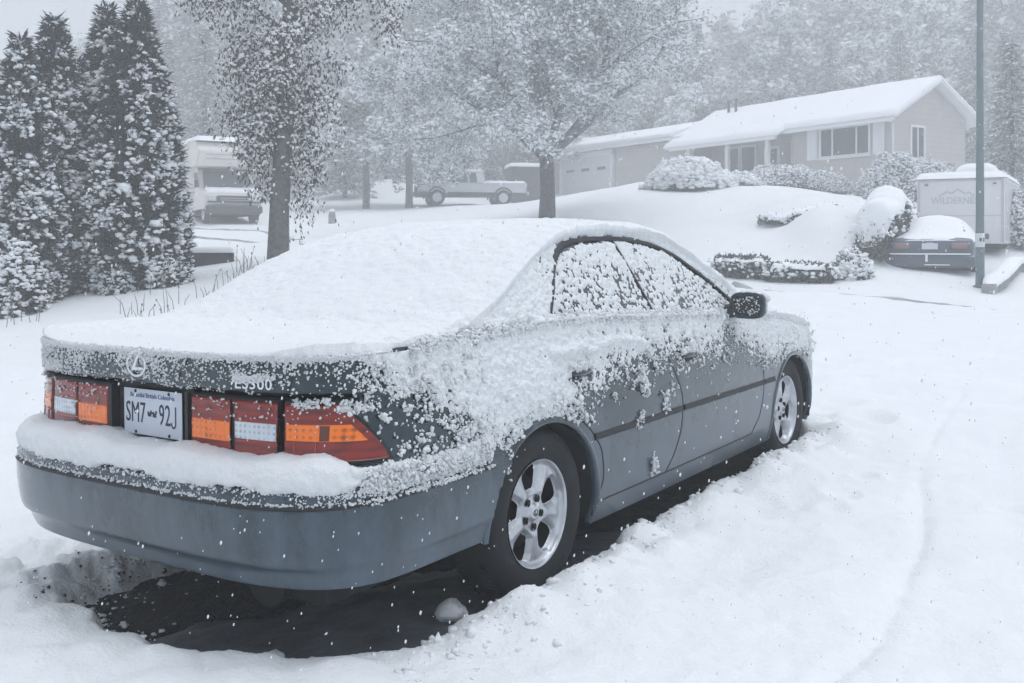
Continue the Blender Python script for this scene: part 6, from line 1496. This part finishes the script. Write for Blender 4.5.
# ------------------------------------------------------------------ the wood behind, each tree its own object
def far_conifer(seed, H, Rm, label, group):
    global rng
    rng = np.random.default_rng(seed); root = empty('pine_tree', label=label, cat='tree', group=group); mb = MB(); mb.tube([(0, 0, -1.5), (0, 0, H * .5), (0, 0, H)], [.24, .15, .02], 8); mb.build('trunk', M['bark_dark'], root, smooth=True)
    Vs, Fs, o = [], [], 0; sp, sr = [], []; h = H * .10
    while h < H * .985:
        rr = Rm * (1 - h / H) ** .8 * rng.uniform(.75, 1.1) + .12
        for k in range(7):
            a = rng.random() * 6.283; rb = rr * rng.uniform(.7, 1.1); m_ = int(8 + 12 * rb / Rm); s = rng.random(m_) ** .7; w_ = .30 * rb * s * (1 - .5 * s) + .10
            lat = rng.uniform(-1, 1, m_) * w_; P = np.stack([np.cos(a) * rb * s - np.sin(a) * lat, np.sin(a) * rb * s + np.cos(a) * lat, h - .35 * rb * s ** 1.3 - .10 * np.abs(lat)], -1)
            V, F = leafquads(P, np.array([np.cos(a), np.sin(a), -.6]) + .55 * unit(m_), rng.uniform(.25, .5, m_), rng.uniform(.05, .10, m_)); Vs.append(V); Fs.append(F + o); o += len(V)
            q = rng.random(m_) < .62; V2, F2 = leafquads(P[q] + np.array([0, 0, .06]), np.array([np.cos(a), np.sin(a), -.3]) + .5 * unit(q.sum()), rng.uniform(.2, .42, q.sum()), rng.uniform(.05, .10, q.sum())); sp.append((V2, F2))
        h += .17 + .22 * (h / H) * .4
    mk('crown', np.vstack(Vs), np.vstack(Fs), M['conifer'], root, smooth=False); o = 0; A_, B_ = [], []
    for V2, F2 in sp: A_.append(V2); B_.append(F2 + o); o += len(V2)
    mk('branch_snow', np.vstack(A_), np.vstack(B_), M['tree_snow'], root, smooth=False); return root
GRP = 'hazy trees of the wood behind the houses'
LBW = 'tall snow-dusted conifer fading into the haze behind the houses and vehicles'
LBB = 'frosted bare-crowned tree fading into the haze behind the vehicles'
pcs = [far_conifer(601, 16, 2.9, LBW, GRP), far_conifer(602, 18, 3.3, LBW, GRP), far_conifer(603, 13, 2.8, LBW, GRP)]
PH = [16, 18, 13]
rw = np.random.default_rng(77); first = [True] * 3
def plant(k, u, d, vt, ry):
    o = pcs[k] if first[k] else copy_tree(pcs[k]); first[k] = False
    X = (u - 512) / FPX * d; g = gz(X, d); top = EYE - (vt - HOR) / FPX * d; sc = max(.45, (top - g) / PH[k]); o.location = (X, d, g - .3); o.scale = (sc * rw.uniform(.9, 1.25),) * 2 + (sc,); o.rotation_euler[2] = ry; return o
u = -170
while u < 1230:
    d = rw.uniform(66, 104)
    vt = np.interp(u, [-170, 0, 60, 120, 160, 250, 640, 690, 720, 780, 830, 1000, 1230], [40, 62, 58, 20, -20, -50, -60, 10, 28, 12, -30, -60, -60]) + rw.uniform(-14, 26)
    plant(rw.integers(0, 3), u, d, vt, rw.random() * 6.28); u += rw.uniform(11, 22)
for (u, d, vt, k) in [(168, 52, 28, 0), (205, 50, 20, 1), (255, 54, -5, 2), (305, 56, 20, 1), (345, 53, 45, 0), (385, 63, 30, 2), (430, 60, 62, 2), (480, 66, 55, 0), (530, 68, 40, 1), (590, 68, 45, 2), (640, 66, 60, 0), (1003, 46, 62, 1), (1055, 44, 30, 0), (975, 60, 20, 2), (830, 60, 35, 1), (900, 58, 20, 0), (780, 62, 40, 2)]:
    o = plant(k, u, d, vt, rw.random() * 6.28)
o = pcs[1]
c = copy_tree(pcs[0]); X = (1012 - 512) / FPX * 33; c.location = (X, 33, gz(X, 33) - .3); c.scale = (.46, .46, .40); c['label'] = 'snow-dusted conifer at the right border behind the trailer'; c['group'] = 'conifers beside the house'
broad_tree('frosted_tree', 611, 46, 366, 7, 2.6, .15, 3.4, 'frosted tree with a thin dark trunk, left of the silver pickup', 9000, snow=1.2, lq=(.12, .22), kids=2)
broad_tree('frosted_tree', 612, 47, 409, 7, 3.0, .16, 3.4, 'frosted tree whose trunk stands right at the front of the silver pickup', 9000, snow=1.2, lq=(.12, .22), kids=2)
broad_tree('frosted_tree', 613, 58, 300, 7, 1.6, .15, 3.6, 'frosted tree in the haze between the leafy tree and the marker post', 8000, snow=1.2, lq=(.12, .24), kids=2)
broad_tree('frosted_tree', 614, 60, 505, 8, 1.8, .17, 4.2, 'frosted tree rising directly behind the silver pickup bed', 8000, snow=1.2, lq=(.12, .24), kids=2)
broad_tree('frosted_tree', 615, 62, 655, 8, 2.0, .17, 4.4, 'frosted tree behind the left end of the bungalow roof', 8000, snow=1.2, lq=(.12, .24), kids=2)

BT = [o for o in S.objects if o.parent is None and o.name.startswith('frosted_tree')]
for (k, u, d, sc) in ((0, 690, 78, 1.0), (1, 752, 84, 1.0), (2, 800, 80, 2.2), (3, 850, 86, 2.1), (4, 905, 82, 2.1), (0, 955, 78, 2.3), (1, 1035, 76, 2.3), (2, 1085, 80, 2.2), (3, 610, 84, 2.0), (4, 560, 88, 2.2), (0, 470, 86, 2.2), (1, 420, 84, 2.1), (2, 250, 78, 2.0), (3, 205, 82, 2.0), (4, 165, 84, 1.8), (0, 340, 82, 2.1), (1, 875, 66, 1.6), (2, 770, 74, .95), (3, 835, 64, 1.4)):
    c = copy_tree(BT[k]); X = (u - 512) / FPX * d; c.location = (X, d, gz(X, d) - .3); c.scale = (sc * rw.uniform(.9, 1.2), sc, sc * rw.uniform(.9, 1.1)); c.rotation_euler[2] = rw.random() * 6.28; c['label'] = 'broad frosted tree dissolving into the haze of the far wood'; c['group'] = 'broad hazy trees of the far wood'

# ------------------------------------------------------------------ falling snow
rf_ = np.random.default_rng(909); n = 6500; d = 1.3 * np.exp(rf_.random(n) * math.log(26 / 1.3)); u = rf_.uniform(-250, 1270, n); v = rf_.uniform(-120, 760, n)
P = np.stack([(u - 512) / FPX * d, d, EYE - (v - HOR) / FPX * d], -1); P = P[P[:, 2] > ground_z(P[:, 0], P[:, 1], False) + .15]
pc = to_car(P); inside = (pc[:, 0] > -.05) & (pc[:, 0] < 4.9) & (np.abs(pc[:, 1]) < .95) & (pc[:, 2] < 1.45); P = P[~inside]; n = len(P); r = rf_.uniform(.0010, .0024, n) * np.interp(P[:, 1], [1, 4, 25], [.7, 1, 2.2])
OV = np.array([[1, 0, 0], [-1, 0, 0], [0, 1, 0], [0, -1, 0], [0, 0, 2.6], [0, 0, -2.6]], float); OF = np.array([[0, 2, 4], [2, 1, 4], [1, 3, 4], [3, 0, 4], [2, 0, 5], [1, 2, 5], [3, 1, 5], [0, 3, 5]])
OV, OF = BALL_V * np.array([1, 1, 2.0]), BALL_F; V = OV[None] * r[:, None, None]; V[:, :, 0] += V[:, :, 2] * .12; V = V + P[:, None]
tag(mk('falling_snow', V.reshape(-1, 3), (OF[None] + (np.arange(n) * len(OV))[:, None, None]).reshape(-1, 3), M['flake'], smooth=True), 'snowflakes drifting down through the air around the car', 'snowflakes', kind='stuff')

# ------------------------------------------------------------------ the haze of the snowfall
hm = bpy.data.materials.new('haze'); hm.use_nodes = True; nt = hm.node_tree; nt.nodes.clear(); out = nt.nodes.new('ShaderNodeOutputMaterial'); pv = nt.nodes.new('ShaderNodeVolumePrincipled')
pv.inputs['Color'].default_value = (.985, .995, 1.0, 1); pv.inputs['Density'].default_value = HAZE; pv.inputs['Anisotropy'].default_value = .35; nt.links.new(pv.outputs[0], out.inputs['Volume'])
mb = MB(); mb.box((0, 0, (HAZE_TOP - 9) / 2), (2 * 186, 2 * 186, HAZE_TOP + 9)); tag(mb.build('haze', hm), 'pale haze of falling snow filling the air', 'haze', kind='stuff')
